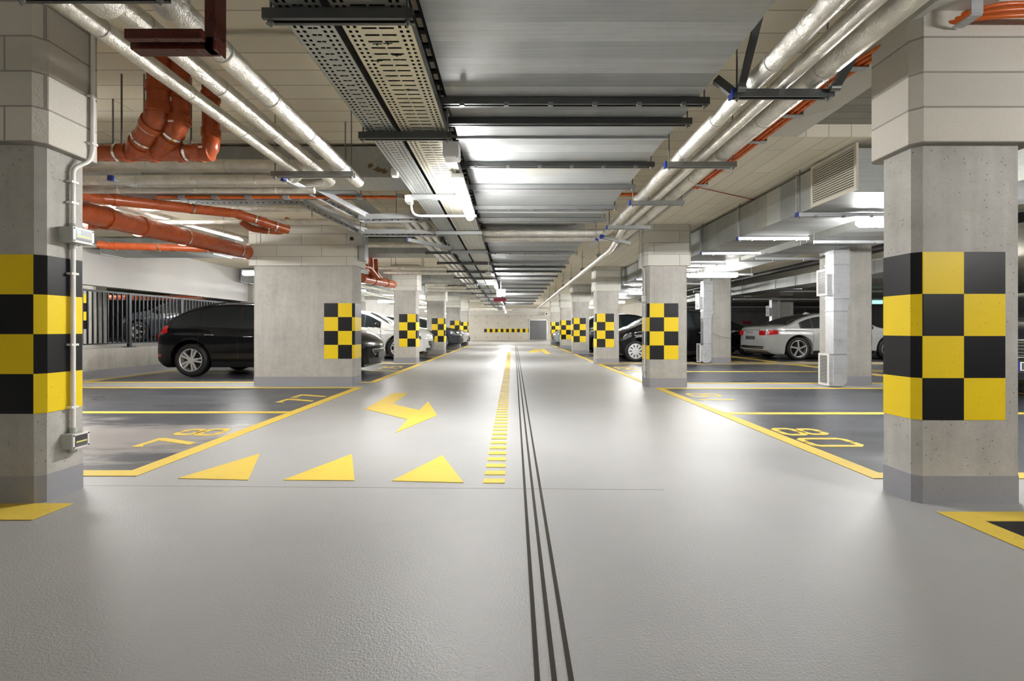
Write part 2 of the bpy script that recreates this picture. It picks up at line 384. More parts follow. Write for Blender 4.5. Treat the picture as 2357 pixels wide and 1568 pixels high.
MB().box(2.2, 7, 2.27, 2.385, .002, .0045).box(2.2, 2.33, -2, 2.27, .002, .0045).build('parking_bay_lines', YF, label='yellow corner line on the floor in front of the near right column', cat='floor marking')
MB().box(-4, -2.38, 2.285, 2.5, .002, .0045).build('floor_patch', YF, label='short yellow painted patch on the floor in front of the near left column', cat='floor marking')
# bays of the row beyond on the right
for (a, b) in ((8.0, 12.5), (13.1, 17.6), (18.2, 22.6)):
    struct('floor_bay', MB().box(7.6, 13.2, a, b, 0, .002), BAY)
    MB().box(7.6, 13.2, a, a+.11, .002, .0045).box(7.6, 13.2, b-.11, b, .002, .0045).box(7.6, 7.71, a+.11, b-.11, .002, .0045).box(7.71, 13.2, (a+b)/2-.05, (a+b)/2+.05, .002, .0045).build('parking_bay_lines', YF, label={8.0: 'yellow bay lines behind the near duct riser in the right hall', 13.1: 'yellow bay lines under the silver saloon in the right hall', 18.2: 'yellow bay lines behind the silver saloon in the right hall'}[a], cat='floor marking')
struct('floor_bay', MB().box(8.2, 13.2, 3.3, 7.4, 0, .002), BAY)
MB().box(8.2, 13.2, 3.3, 3.41, .002, .0045).box(8.2, 13.2, 7.29, 7.4, .002, .0045).box(8.2, 13.2, 5.2, 5.31, .002, .0045).build('parking_bay_lines', YF, label='yellow bay lines past the right side of the near right column', cat='floor marking')
MB().obox((6.3, 13.9, .0035), (9.0, 9.6, .0035), .11, .0025).build('diagonal_floor_line', YF, label='slanting yellow line on the floor in front of the silver saloon', cat='floor marking')

# stencil digits; local u = reading direction, v = up; cell .33 x .46
def seg_poly(ch):
    w_, h_, t = .33, .47, .062; g_ = .012
    c = .06
    def loop(x0, y0, x1, y1, t=t, c=c):   # a rounded ring split in left and right halves with stencil gaps
        out = []; xm = (x0+x1)/2
        out.append([(xm-g_, y0), (x0+c, y0), (x0, y0+c), (x0, y1-c), (x0+c, y1), (xm-g_, y1), (xm-g_, y1-t), (x0+c+t*.35, y1-t), (x0+t, y1-c-t*.35), (x0+t, y0+c+t*.35), (x0+c+t*.35, y0+t), (xm-g_, y0+t)])
        out.append([(2*xm-p[0], p[1]) for p in out[0]])
        return out
    if ch == '0': return loop(0, 0, w_, h_)
    if ch == '8': return loop(0, 0, w_, h_*.54) + loop(.02, h_*.5, w_-.02, h_)
    if ch == '7': return [[(0, h_), (w_, h_), (w_, h_-t*1.2), (.16, 0), (.075, 0), (w_-t*1.5, h_-t), (t*.9, h_-t), (0, h_-t*1.9)]]
    if ch == '1': return [[(.13, 0), (.20, 0), (.20, h_), (.13, h_)]]
    if ch == '5': return [[(0, h_), (w_, h_), (w_, h_-t), (t, h_-t), (t, h_*.6), (w_-c, h_*.6), (w_, h_*.6-c), (w_, c), (w_-c, 0), (0, 0), (0, t), (w_-c-.01, t), (w_-t, c+.01), (w_-t, h_*.6-c-.01), (w_-c-.01, h_*.6-t), (0, h_*.6-t)]]
    if ch == '3': return [[(0, h_), (w_-c, h_), (w_, h_-c), (w_, h_*.55), (w_-.03, h_*.5), (w_, h_*.45), (w_, c), (w_-c, 0), (0, 0), (0, t), (w_-c-.01, t), (w_-t, c+.01), (w_-t, h_*.5-t), (.08, h_*.5-t*.5), (.08, h_*.5+t*.5), (w_-t, h_*.5+t), (w_-t, h_-c-.01), (w_-c-.01, h_-t), (0, h_-t)]]
    return []
def number(txt, side, x0, y0, lab, sc=1.0):
    """x0 = foot of the digits (towards the aisle), y0 = start of the first digit"""
    t = thing('bay_number', lab, 'painted number', (x0, y0, .002))
    for i, ch in enumerate(txt):
        m = MB()
        for poly in seg_poly(ch):
            pts = []
            for u, v in poly:
                u = (u+i*.43)*sc; v *= sc
                pts.append((-v, u) if side < 0 else (v, -u))
            m.prism([(x0+p[0], y0+p[1]) for p in pts], .002, .0048)
        m.build('digit', YF, t)
number('78', -1, -2.64, 3.70, 'yellow stencilled number 78 on the nearest left bay', .9)
number('77', -1, -2.62, 5.95, 'yellow stencilled number 77 on the second left bay', .93)
number('80', 1, 2.44, 4.40, 'yellow stencilled number 80 on the nearest right bay', .92)
number('81', 1, 2.52, 6.78, 'yellow stencilled number 81 on the second right bay')
number('83', 1, 2.52, 11.55, 'small yellow number 83 beyond the second right column')
number('75', -1, -2.75, 10.95, 'small yellow number 75 in front of the third left column')
def floor_poly(name, pts, lab, cat='floor marking', group=None):
    return MB().prism([gnd(*p) for p in pts], .0, .004).build(name, YF, label=lab, cat=cat, group=group)
O5 = lambda x, y: (780+x/4.3556, 820+y/4.3556)
floor_poly('turn_arrow', [O5(*p) for p in ((540, 372), (695, 372), (540, 482), (805, 545), (895, 455), (985, 595), (570, 770), (690, 635), (262, 532))], 'yellow bent turn arrow painted on the aisle floor behind the triangles', 'painted arrow')
floor_poly('turn_arrow', [(1214, 811), (1234, 803.5), (1240, 805.5), (1252, 803), (1268, 815), (1258, 815.5), (1244, 808), (1232, 812)], 'small distant yellow arrow on the floor right of the drain', 'painted arrow')
gr = 'yield triangles across the aisle'
floor_poly('yield_triangle', [(410, 1102), (598, 1045), (571, 1106)], 'leftmost of the three yellow triangles painted across the aisle', group=gr)
floor_poly('yield_triangle', [(652, 1106), (810, 1046), (816, 1107)], 'middle one of the three yellow triangles painted across the aisle', group=gr)
floor_poly('yield_triangle', [(902, 1108), (1018, 1049), (1067, 1112)], 'rightmost of the three yellow triangles painted across the aisle', group=gr)
t = thing('dashed_line', 'line of short yellow dashes running down the aisle left of the drain', 'floor marking', (-.11, 2.83, 0))
for k in range(100): MB().box(-.178, -.045, 2.835+k*.162, 2.913+k*.162, 0, .004).build('dash', YF, t)
# slot drain
def drain_x(k, y): return (.0686, .1145, .160)[k]+(y-1.24)*(.0048, .0048, .0052)[k]
t = thing('slot_drain', 'three parallel dark drain slots running down the middle of the aisle', 'drain', (.11, 1, 0))
for k in range(3):
    a, b = (drain_x(k, .9), .9), (drain_x(k, 27.7), 27.7); hw_ = .0075
    MB().prism([(a[0]-hw_, a[1]), (a[0]+hw_, a[1]), (b[0]+hw_, b[1]), (b[0]-hw_, b[1])], .0, .0022).build('drain_slot', SLOTK, t)
    for sgn in (-1, 1):
        if k == 1 and sgn == -1: pass
MB().prism([(-2.9, 2.80), (.9, 2.72), (.9, 2.724), (-2.9, 2.804)], 0, .0006).build('floor_joint', material('joint', (.2, .17, .14), .8), label='fine straight joint in the aisle floor in front of the triangles', cat='joint')

# ================================================================== COLUMNS
def outline(x0, x1, y0, y1, c, ex=0):
    x0 -= ex; x1 += ex; y0 -= ex; y1 += ex
    return [(x0+c, y0), (x1-c, y0), (x1, y0+c), (x1, y1-c), (x1-c, y1), (x0+c, y1), (x0, y1-c), (x0, y0+c)]
def checker(par, path, lens, z0, z1, rows, first, name='checker_marking'):
    """path: polyline on the column surface (seen faces); lens: column widths along it"""
    m = MB(); h_ = (z1-z0)/rows
    P = [Vector((p[0], p[1], 0)) for p in path]
    cum = [0]
    for i in range(len(P)-1): cum.append(cum[-1]+(P[i+1]-P[i]).length)
    def pt(s_):
        for i in range(len(P)-1):
            if s_ <= cum[i+1]+1e-6: return P[i].lerp(P[i+1], (s_-cum[i])/(cum[i+1]-cum[i]))
        return P[-1]
    s0 = 0
    for ci, L_ in enumerate(lens):
        s1 = min(s0+L_, cum[-1]); brk = [s0]+[c_ for c_ in cum if s0+1e-5 < c_ < s1-1e-5]+[s1]
        for r in range(rows):
            mi = (ci+r+first) % 2
            for a, b in zip(brk, brk[1:]):
                p, q = pt(a), pt(b)
                vs = [(p.x, p.y, z0+r*h_), (q.x, q.y, z0+r*h_), (q.x, q.y, z0+(r+1)*h_), (p.x, p.y, z0+(r+1)*h_)]
                m.add(vs, [(0, 1, 2, 3)], mi)
        s0 = s1
    return m.build(name, [KC, YC], par)
def column(x0, x1, y0, y1, label, capz=1.97, capmat=None, capex=.065, mark=None, base=True, top=None, ch=.035, cz=(.455, 1.37), group=None):
    t = thing('concrete_column', label, 'column', ((x0+x1)/2, (y0+y1)/2, 0), 0, group)
    top = top or (CEIL if x1 < 0 else LOWC)
    o = outline(x0, x1, y0, y1, ch)
    MB().prism(o, 0, top).build('shaft', CON, t)
    if base: MB().prism(outline(x0, x1, y0, y1, ch, .0025), 0, .15).build('painted_base', GB, t)
    if capz: MB().prism(outline(x0, x1, y0, y1, ch+.01, capex), capz, top).build('cap_cladding', capmat or CLAD, t)
    if mark:
        e = .003
        if mark[0] == 'R':    # right row: aisle (left) face, chamfer, front face
            path = [(x0-e, y1-ch), (x0-e, y0+ch), (x0+ch, y0-e), (x1-ch, y0-e)]
            side = (y1-y0)-2*ch+ch*1.414; lens = [side, mark[1], mark[1]]; first = 1
        else:                 # left row: front face then chamfer and aisle (right) face
            wd = mark[1]; path = [(x1-ch-2*wd if mark[2] == 2 else x1-ch-3*wd, y0-e), (x1-ch, y0-e), (x1+e, y0+ch), (x1+e, y1-ch)]
            side = (y1-y0)-2*ch+ch*1.414; lens = [wd]*mark[2]+[side]; first = mark[3]
        checker(t, path, lens, cz[0], cz[1], 4, first)
    return t
R1 = column(2.2, 2.787, 2.505, 2.76, 'large near concrete column at the right edge with checkered band', 1.95, CLADR, .045, ('R', .225), top=2.76)
L1 = column(-3.45, -2.56, 2.5, 2.78, 'large near concrete column at the left edge carrying a white conduit', 1.95, CLAD, .05, ('L', .228, 3, 0), cz=(.49, 1.355))
column(-4.35, -2.65, 7.73, 8.13, 'wide concrete pier beside the black hatchback, checkered at one corner', 2.01, CLADS, .06, ('L', .234, 2, 1), cz=(.452, 1.385))
lrow = [(-3.32, -2.66, 12.9), (-3.30, -2.6, 17.8), (-3.28, -2.58, 22.9), (-3.2, -2.6, 27.2)]
llab = ['slim checkered column left of the aisle in front of the white crossover', 'checkered column left of the aisle behind the white crossover nose', 'checkered column left of the aisle above the dark estate car', 'farthest checkered column left of the aisle beside the silver car']
for (a, b, y), lb in zip(lrow, llab): column(a, b, y, y+.35, lb, 2.03, CLADS, .055, ('L', .234, 2, 1))
rrow = [(2.21, 2.86, 7.5), (2.27, 2.91, 12.5), (2.30, 2.93, 17.45), (2.34, 2.95, 22.2), (2.34, 2.92, 27.7)]
rlab = ['checkered column right of the aisle with a thin conduit on its corner', 'checkered column right of the aisle in front of the small black hatchback', 'checkered column right of the aisle before the car with red tail lamps', 'narrow checkered column right of the aisle behind the red tail lamps', 'farthest checkered column right of the aisle near the far wall']
for (a, b, y), lb in zip(rrow, rlab): column(a, b, y, y+.35, lb, 1.98, CLADS, .05, ('R', .234))
hall = [(5.52, 6.12, 7.8, 'plain concrete column behind the near duct riser'), (5.6, 6.2, 13.0, 'plain concrete column behind the duct riser with a chain'), (5.6, 6.2, 18.2, 'plain concrete column in the right hall behind the black hatchback'), (11.4, 12.0, 19.6, 'plain concrete column far behind the silver saloon roof')]
for a, b, y, lb in hall: column(a, b, y, y+.5, lb, None, None, mark=None)
t = column(-11.9, -11.05, 12.2, 12.6, 'checkered column on the ramp behind the railing', None, None, mark=None, base=False)
checker(t, [(-11.9, 12.195), (-11.05, 12.195)], [.23, .23, .23], .95, 1.87, 4, 0)
column(-14.6, -14.0, 15, 15.5, 'pale plain column beyond the ramp car', None, None, mark=None, base=False)
# far wall marking
m = MB()
for i in range(17):
    xa = -2.36+i*.233; m.box(xa, xa+.233, YF_-.006, YF_, .66 if i % 2 else .68, .99 if i % 2 else .97, 1 if i % 2 else 0)
m.build('wall_warning_stripe', [KC, YC], label='row of black and yellow blocks painted across the far wall', cat='wall marking')

# ================================================================== CEILING SERVICES
def strut(x0, x1, y, z, lab, cat='bracket', ztop=None, group=None, mat=None, rods=True, h=.041, clips=0, ends=False, rodr=.005):
    t = thing('support_bracket', lab, cat, ((x0+x1)/2, y, z), 0, group)
    m = MB().box(x0, x1, y-.002, y+.002, z, z+h).box(x0, x1, y+.039, y+.043, z, z+h).box(x0, x1, y+.002, y+.039, z+h-.004, z+h)
    m.box(x0, x1, y+.002, y+.012, z, z+.003).box(x0, x1, y+.029, y+.039, z, z+.003)
    m.build('channel', mat or STEEL, t)
    zt = ztop or CEIL
    if rods:
        for xx in (x0+.025, x1-.025): MB().cyl((xx, y+.02, z-.02), (xx, y+.02, zt), rodr, 8).cyl((xx, y+.02, z-.01), (xx, y+.02, z), .012, 6).build('threaded_rod', ROD, t)
    if clips:
        for i in range(clips):
            xx = x0+(x1-x0)*(i+.6)/(clips+.2); MB().box(xx-.014, xx+.014, y-.012, y+.008, z-.014, z+.008).build('clip', ROD, t)
    if ends:
        MB().box(x0-.012, x0, y-.004, y+.045, z-.004, z+h+.004).build('end_cap', BLUE, t)
    return t
# --- main duct over the aisle
DZ = 2.35
def duct(name, x0, x1, y0, y1, z0, z1, lab, seams, mats, par_axis=1, flange=True):
    t = thing(name, lab, 'duct', ((x0+x1)/2, (y0+y1)/2, z0))
    m = MB().box(x0, x1, y0, y1, z0, z1); m.m = [0 if i in (0,) else 1 for i in range(6)]
    m.build('duct_body', mats, t)
    if flange:
        for s_ in seams:
            if par_axis == 1: MB().box(x0-.014, x1+.014, s_-.01, s_+.01, z0-.014, z1+.01).build('flange', GALV, t)
            else: MB().box(s_-.01, s_+.01, y0-.014, y1+.014, z0-.014, z1+.01).build('flange', GALV, t)
    return t
duct('main_duct', -.395, 1.125, -3, 6.1, DZ, CEIL-.06, 'wide galvanized duct hanging over the near part of the aisle', [-.6, 3.36, 5.5], [GALVD, GALVS])
duct('main_duct', -.40, 1.13, 7.1, 27, DZ, CEIL-.06, 'wide galvanized duct over the far part of the aisle beyond the crossing pipes', [10.4, 13.2, 16, 18.8, 21.6, 24.4], [GALVD, GALVS])
duct('duct_neck', -.30, .95, 6.1, 6.9, DZ+.16, CEIL-.06, 'raised narrow duct section above the crossing silver pipes', [6.2], [GALVD, GALVS])
bys = [1.2, 2.77, 3.04, 3.84, 4.44, 5.2, 5.78, 8.3, 9.55, 10.2, 11.0, 12.0, 13.1, 14.3, 15.6, 17.1, 18.8, 20.7, 22.8, 25]
for i, yy in enumerate(bys):
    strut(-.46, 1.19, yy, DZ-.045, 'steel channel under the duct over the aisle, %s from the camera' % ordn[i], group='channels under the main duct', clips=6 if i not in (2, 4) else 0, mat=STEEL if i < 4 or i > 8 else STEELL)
# dark ladder-like strip added to stand in for the shaded gap beside the duct
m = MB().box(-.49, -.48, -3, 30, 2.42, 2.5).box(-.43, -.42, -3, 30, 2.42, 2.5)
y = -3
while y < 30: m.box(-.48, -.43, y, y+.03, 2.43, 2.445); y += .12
m.build('gap_shade_strip', DKS, label='dark narrow slatted strip added for the shaded gap between perforated tray and main duct', cat='cable tray')
# --- cable trays
T1, T2 = (-.92, -.735), (-.70, -.415); TZ = 2.2
def tray(x0, x1, lab, col, y0=-3, y1=31, z=TZ, nm='t', hs=.06):
    t = thing('cable_tray', lab, 'cable tray', ((x0+x1)/2, (y0+y1)/2, z))
    MB().box(x0, x1, y0, y1, z, z+.0015).build('tray_bottom', m_perf('perforated_'+nm, x0, x1, col), t)
    MB().box(x0-.0015, x0, y0, y1, z, z+hs).box(x1, x1+.0015, y0, y1, z, z+hs).build('side_rail', STEEL, t)
    m = MB()
    m.box(x0+.004, x1-.004, y0, y1, z+.012, z+.035); m.build('cable_fill', BLKP, t, kind='stuff')
    return t
tray(T1[0], T1[1], 'narrow perforated grey cable tray, left one of the pair beside the duct', (.42, .44, .43), nm='grey')
tray(T2[0], T2[1], 'wide perforated cable tray with a yellowish sheen, right one of the pair', (.60, .58, .48), nm='wide')
for i, yy in enumerate([1.785, 2.905, 4.26, 5.86, 7.3, 8.6, 9.9, 11.2, 12.6, 14.2, 16, 18, 20.5, 23.5, 27]):
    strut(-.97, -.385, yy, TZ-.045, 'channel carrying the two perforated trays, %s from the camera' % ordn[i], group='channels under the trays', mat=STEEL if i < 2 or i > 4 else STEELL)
# cable ties on the wide tray
for i, (px, py) in enumerate(((868, 101), (893, 100), (914, 127), (870, 140), (940, 206), (990, 322))):
    Y = F*(TZ-EYE)/(CY-py); p = at(px, py, Y)
    MB().box(p.x-.02, p.x+.02, p.y-.001, p.y+.001, TZ-.002, TZ).box(p.x-.003, p.x+.003, p.y-.004, p.y+.004, TZ-.006, TZ).build('cable_tie', BLKP, label='black cable tie under the wide perforated tray, %s from the camera' % ordn[i], cat='cable tie', group='cable ties')
# junction box near the lamp
def jbox(x, y, z, sx, sy, sz, lab, mat=GPL, name='junction_box'):
    t = thing(name, lab, 'junction box', (x, y, z))
    MB().box(x-sx/2, x+sx/2, y-sy/2, y+sy/2, z, z+sz).build('housing', mat, t)
    MB().box(x-sx*.46, x+sx*.46, y-sy*.46, y+sy*.46, z-.008, z).build('cover', mat, t)
    for a in (-1, 1):
        MB().cyl((x+a*sx*.38, y-sy*.38, z-.011), (x+a*sx*.38, y-sy*.38, z-.008), .004, 8).build('screw', ROD, t)
    return t
jbox(-.405, 3.1, 2.1, .105, .12, .09, 'grey plastic junction box on the tray just before the lit lamp', WPL)
jbox(-1.06, 2.72, 2.62, .08, .09, .12, 'small grey box on the plank ceiling left of the cable trays', GPL)
jbox(-.946, 3.72, 2.19, .05, .06, .05, 'tiny white box clipped to the left edge of the grey tray', WPL)
jbox(-.95, 4.25, 2.12, .05, .12, .05, 'small white oblong box on the tray edge before the bent white conduit', WPL)
# bent white conduit under the trays
MB().tube([(-1.0, 4.55, 2.19), (-1.0, 4.6, 2.13), (-.98, 4.62, 2.10), (-.93, 4.64, 2.09), (-.36, 4.64, 2.09)], .011, 10, .04).build('conduit', WPL, label='bent white conduit crossing under the trays at the first lamp', cat='conduit')
# small black wires on trays' edge
# --- lamps
def lamp(x, y, z, lab, axis=1, L_=1.15, group='tube lamps', rods=True):
    t = thing('tube_lamp', lab, 'ceiling lamp', (x, y, z), 0, group)
    h_ = L_/2
    if axis == 1:
        MB().box(x-.046, x+.046, y-h_, y+h_, z+.05, z+.085).build('lamp_housing', WPL, t)
        MB().tube([(x, y-h_, z+.028), (x, y-h_+.03, z+.02), (x, y+h_-.03, z+.02), (x, y+h_, z+.028)], [.025, .042, .042, .025], 14).build('diffuser', TUBE, t)
    else:
        MB().box(x-h_, x+h_, y-.03, y+.03, z+.05, z+.085).build('lamp_housing', WPL, t)
        MB().tube([(x-h_, y, z+.028), (x-h_+.03, y, z+.02), (x+h_-.03, y, z+.02), (x+h_, y, z+.028)], [.025, .042, .042, .025], 14).build('diffuser', TUBE, t)
    if rods:
        top = CEIL if x < 2.2 else LOWC
        for s_ in (-1, 1):
            a = (x, y+s_*h_*.7) if axis == 1 else (x+(-h_*.7 if s_ < 0 else .04), y)
            MB().cyl((a[0], a[1], z+.08), (a[0], a[1], top), .004, 6).build('hanging_wire', ROD, t)
    return t
for i, yy in enumerate([-6.3, 4.18, 12.2, 18.5, 24.6, 31.5]):
    lamp(-.43, yy, 2.085, ['tube lamp over the aisle behind the camera', 'big glaring tube lamp under the cable trays beside the duct', 'second lit tube lamp down the aisle, before the white sign', 'third lit tube lamp down the aisle, right of the red sign', 'fourth lit tube lamp down the aisle', 'farthest lit tube lamp down the aisle'][i], 1)
for i, yy in enumerate([.1, 5.1, 10.05, 15.0, 20.1, 25, 30, 35]):
    lamp(4.37, yy, 2.1, ['tube lamp in the right hall beside the camera, outside the view', 'crosswise tube lamp beside the near right column', 'long crosswise tube lamp right of the conduit column', 'crosswise tube lamp between the second and third right columns', 'fourth crosswise tube lamp in the right hall', 'fifth crosswise tube lamp in the right hall', 'sixth crosswise tube lamp in the right hall', 'farthest crosswise tube lamp in the right hall'][i], 0, 1.1)
for i, yy in enumerate([None, 5.0, 9.7, 14.4, 19.5, 24.5, 30, 35]):
    if yy: lamp(-5.12, yy, 2.1, ['tube lamp in the left bays behind the camera', 'lamp glaring past the edge of the near left column', 'lamp whose end shows at the left edge of the wide pier', 'lit tube lamp just right of the wide pier', 'lit tube lamp left of the slim checkered column', 'lit tube lamp right of the slim checkered column', 'sixth tube lamp over the left bays', 'farthest tube lamp over the left bays'][i], 0, 1.1)
lamp(-13.5, 13.6, 2.3, 'unseen fill lamp added over the ramp behind the white wall', 0, 1.1); lamp(-12, 9.5, 2.3, 'nearer unseen fill lamp added over the ramp behind the white wall', 0, 1.1)  # unseen lamps added to brighten the ramp behind the railing
lamp(10.5, 11.0, 2.25, 'tube lamp over the silver saloon', 0, 1.1)
# signs
t = thing('exit_sign', 'glowing white sign box hanging over the aisle', 'sign', (-.31, 12.3, 1.93))
MB().box(-.40, -.19, 12.3, 12.34, 1.84, 2.0).build('sign_face', SIGNW, t); MB().box(-.41, -.18, 12.34, 12.38, 1.83, 2.02).build('sign_housing', WPL, t)
MB().cyl((-.30, 12.36, 2.02), (-.30, 12.36, CEIL), .006, 6).build('hanging_rod', ROD, t)
t = thing('hanging_sign', 'dark red sign panel hanging below the white glowing sign', 'sign', (-.4, 15.5, 1.87)); MB().box(-.62, -.2, 15.5, 15.54, 1.87, 2.0).build('panel', REDS, t); MB().cyl((-.55, 15.52, 2.0), (-.55, 15.52, CEIL), .006, 6).build('hanging_rod', ROD, t)
t = thing('exit_sign', 'small pale green lit sign in the right hall beside the near right column', 'sign', (15.2, 19, 2.1))
MB().box(14.9, 15.3, 19, 19.04, 2.0, 2.2).build('sign_face', SIGNG, t); MB().box(14.88, 15.32, 19.04, 19.08, 1.98, 2.22).build('sign_housing', WPL, t); MB().cyl((15.1, 19.06, 2.22), (15.1, 19.06, LOWC), .01, 6).build('hanging_rod', ROD, t)
for (px, py, Y, sy) in ((1142, 633, 8.6, .1),):
    p = at(px, py, Y); p.x = -.44; t = jbox(p.x, p.y, p.z, .1, .1, .05, 'small white detector box under the trays before the second lamp', WPL); MB().cyl((p.x, p.y, p.z+.05), (p.x, p.y, 2.2), .008, 6).build('stem', WPL, t)

# --- insulated pipes
def hangers(t, pts, top):
    for p in pts: MB().cyl(p, (p[0], p[1], top), .006, 6).build('hanger_rod', ROD, t)
def pipe(pts, r, lab, mat=FOIL, name='insulated_pipe', cat='pipe', straps=0, fillet=.12, seg=20, group=None, collar=None, hang=None):
    P = [Vector(p) for p in pts]; c = P[0]
    t = thing(name, lab, cat, tuple(c), 0, group)
    MB().tube(P, r, seg, fillet).build('pipe_body', mat, t)
    if hang: hangers(t, [P[0].lerp(P[-1], f) for f in (.15, .5, .85)], hang)
    if straps:
        for a, b in zip(P, P[1:]):
            L_ = (b-a).length; n = int(L_/straps)
            if L_ < .4: continue
            d = (b-a).normalized()
            for k in range(n):
                q = a+d*(straps*(k+.5)+random.uniform(-.05, .05)); d2 = (d+Vector((random.uniform(-.12, .12), 0, random.uniform(-.06, .06)))).normalized()
                MB().cyl(q-d2*.004, q+d2*.004, r*1.035+.001, 20).build('strap', collar or STRAP, t)
    return t
zr = 2.285
rp = [(1.356, .052, 'right'), (1.50, .038, 'right'), (1.675, .066, 'right')]
pipe([(1.356, -1, zr+.052), (1.356, 6.62, zr+.052), (-1.0, 6.62, zr+.052)], .052, 'silver foil pipe nearest the duct on the right, turning left far down', straps=.62)
pipe([(1.505, -1, zr+.038), (1.505, 6.2, zr+.038), (1.505, 6.6, zr-.06), (1.59, 7.4, zr-.06), (1.60, 29, zr-.02), (1.62, 30, zr-.3)], .042, 'thin middle silver pipe on the right that runs on to the far wall', straps=.8)
pipe([(1.675, -1, zr+.066), (1.675, 7.0, zr+.066), (-1.0, 7.0, zr+.05)], .064, 'thickest silver foil pipe on the right beside the orange cable', straps=.62)
for i, yy in enumerate([1.35, 2.54, 3.645, 4.75, 5.9]):
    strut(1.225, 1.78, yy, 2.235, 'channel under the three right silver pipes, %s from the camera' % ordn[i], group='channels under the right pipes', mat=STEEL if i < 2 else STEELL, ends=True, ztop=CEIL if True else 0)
for i, yy in enumerate([8.6, 10.6, 12.6, 14.6, 17, 20, 23]):
    t = thing('pipe_hanger', 'thin rod hanger on the long single silver pipe, %s from the camera' % ordn[i], 'hanger', (1.62, yy, 2.3), 0, 'single pipe hangers')
    MB().cyl((1.62, yy, 2.35), (1.62, yy, CEIL), .005, 6).build('rod', ROD, t); MB().cyl((1.62, yy-.01, 2.322), (1.62, yy+.01, 2.322), .047, 14).build('ring', ROD, t)
# braces at the second right bracket
t = thing('bracket_brace', 'dark slotted diagonal brace above the second right pipe bracket', 'brace', (1.25, 2.56, 2.28))
MB().obox((1.255, 2.53, 2.26), (1.255, 2.2, 2.74), .04, .012, up=(0, 1, 0)).build('slotted_bar', STEEL, t)
MB().cyl((1.235, 2.53, 2.27), (1.28, 2.53, 2.27), .022, 6).build('bolt', ROD, t)
t = thing('bracket_brace', 'short dark brace between main duct and right pipe bracket', 'brace', (1.2, 2.66, 2.28))
MB().obox((1.23, 2.57, 2.27), (1.15, 2.6, 2.36), .04, .04).build('channel_bar', STEEL, t)
t = thing('bracket_brace', 'dark short brace at the outer end of the right pipe bracket', 'brace', (1.84, 2.66, 2.28))
MB().obox((1.765, 2.53, 2.26), (1.79, 2.42, 2.38), .05, .02).build('channel_bar', STEEL, t)
MB().cyl((1.74, 2.52, 2.27), (1.79, 2.52, 2.27), .02, 6).build('bolt', ROD, t)
# orange cable bundle on the right ceiling edge
t = thing('cable_bundle', 'bundle of bright orange cables clipped along the right ceiling and bending over the near column', 'cable', (2.15, 5.3, 2.6))
for k in range(5):
    o_ = (k-2)*.022; zc = 2.61-(.012 if k % 2 else 0)
    MB().tube([(2.15+o_, 5.4, zc), (2.15+o_, 2.95, zc), (2.24+o_, 2.55, zc), (2.5, 2.39+o_*.3, zc+o_*.9), (3.6, 2.39+o_*.3, zc+o_*.9)], .012, 8, .28).build('cable', ORB, t)
for i, yy in enumerate((2.86, 3.5, 4.0, 4.65, 5.2)):
    t = thing('cable_clip', 'small metal clip on the orange cable bundle, %s from the camera' % ordn[i], 'clip', (2.15, yy, 2.6), 0, 'cable clips')
    MB().box(2.08, 2.22, yy, yy+.05, 2.578, 2.584).build('strap_plate', GALV, t); MB().box(2.08, 2.086, yy, yy+.05, 2.584, LOWC).box(2.214, 2.22, yy, yy+.05, 2.584, LOWC).build('clip_leg', GALV, t)
t = thing('cable_clip', 'large grey clamp holding the orange cables over the near right column', 'clip', (2.36, 2.39, 2.58))
MB().box(2.33, 2.39, 2.335, 2.34, 2.55, 2.66).box(2.33, 2.39, 2.34, 2.44, 2.545, 2.55).build('strap_plate', GALV, t); MB().box(2.30, 2.42, 2.36, 2.44, 2.66, 2.7).build('clip_base', STEEL, t)
MB().cyl((2.17, 5.45, 2.635), (3.15, 6.0, 2.635), .005, 6).build('thin_cable', material('red_cable', (.3, .03, .03), .5), label='thin dark red cable crossing the right plank ceiling', cat='cable')

# left insulated pipes
zl = 2.255
pipe([(-1.84, -1, zl+.04), (-1.84, 4.0, zl+.04), (-1.95, 4.08, zl+.02), (-8, 4.08, zl+.0)], .042, 'thin leftmost silver foil pipe of the three diagonal ones at upper left', straps=.55, fillet=.1)
pipe([(-1.635, -1, zl+.05), (-1.635, 4.2, zl+.05), (-1.8, 4.32, zl+.05), (-8, 4.32, zl+.05)], .049, 'middle silver foil pipe of the three diagonal ones at upper left', straps=.55, fillet=.1)
pipe([(-1.42, -1, zl+.055), (-1.42, 4.25, zl+.055)], .055, 'right silver foil pipe of the three diagonal ones, ending at the crossing duct', straps=.5)
MB().tube([(-1.665, .9, zl+.05), (-1.665, 1.9, zl+.05)], .078, 24).build('pipe_sleeve', FOIL, label='thick foil sleeve ending at the brown steel frame, over the middle pipe', cat='pipe sleeve')
MB().tube([(-1.42, .9, zl+.06), (-1.42, 1.93, zl+.06)], .075, 24).build('pipe_sleeve', FOIL, label='thick foil sleeve ending at the brown steel frame, over the right pipe', cat='pipe sleeve')
pipe([(-1.5, 4.1, 2.40), (-8, 4.1, 2.42)], .055, 'large cream foil pipe running left above the thin ones', straps=.7)
pipe([(-1.8, 4.2, 2.215), (-8, 4.2, 2.215)], .028, 'thin silver pipe running left under the cream foil pipe', straps=.7)
strut(-1.98, -1.30, 3.78, zl-.05, 'channel under the ends of the three left silver pipes', mat=STEELL)
strut(-1.90, -1.32, 1.74, zl-.045, 'slotted channel at the top edge over the left silver pipes', mat=STEEL, ends=False)
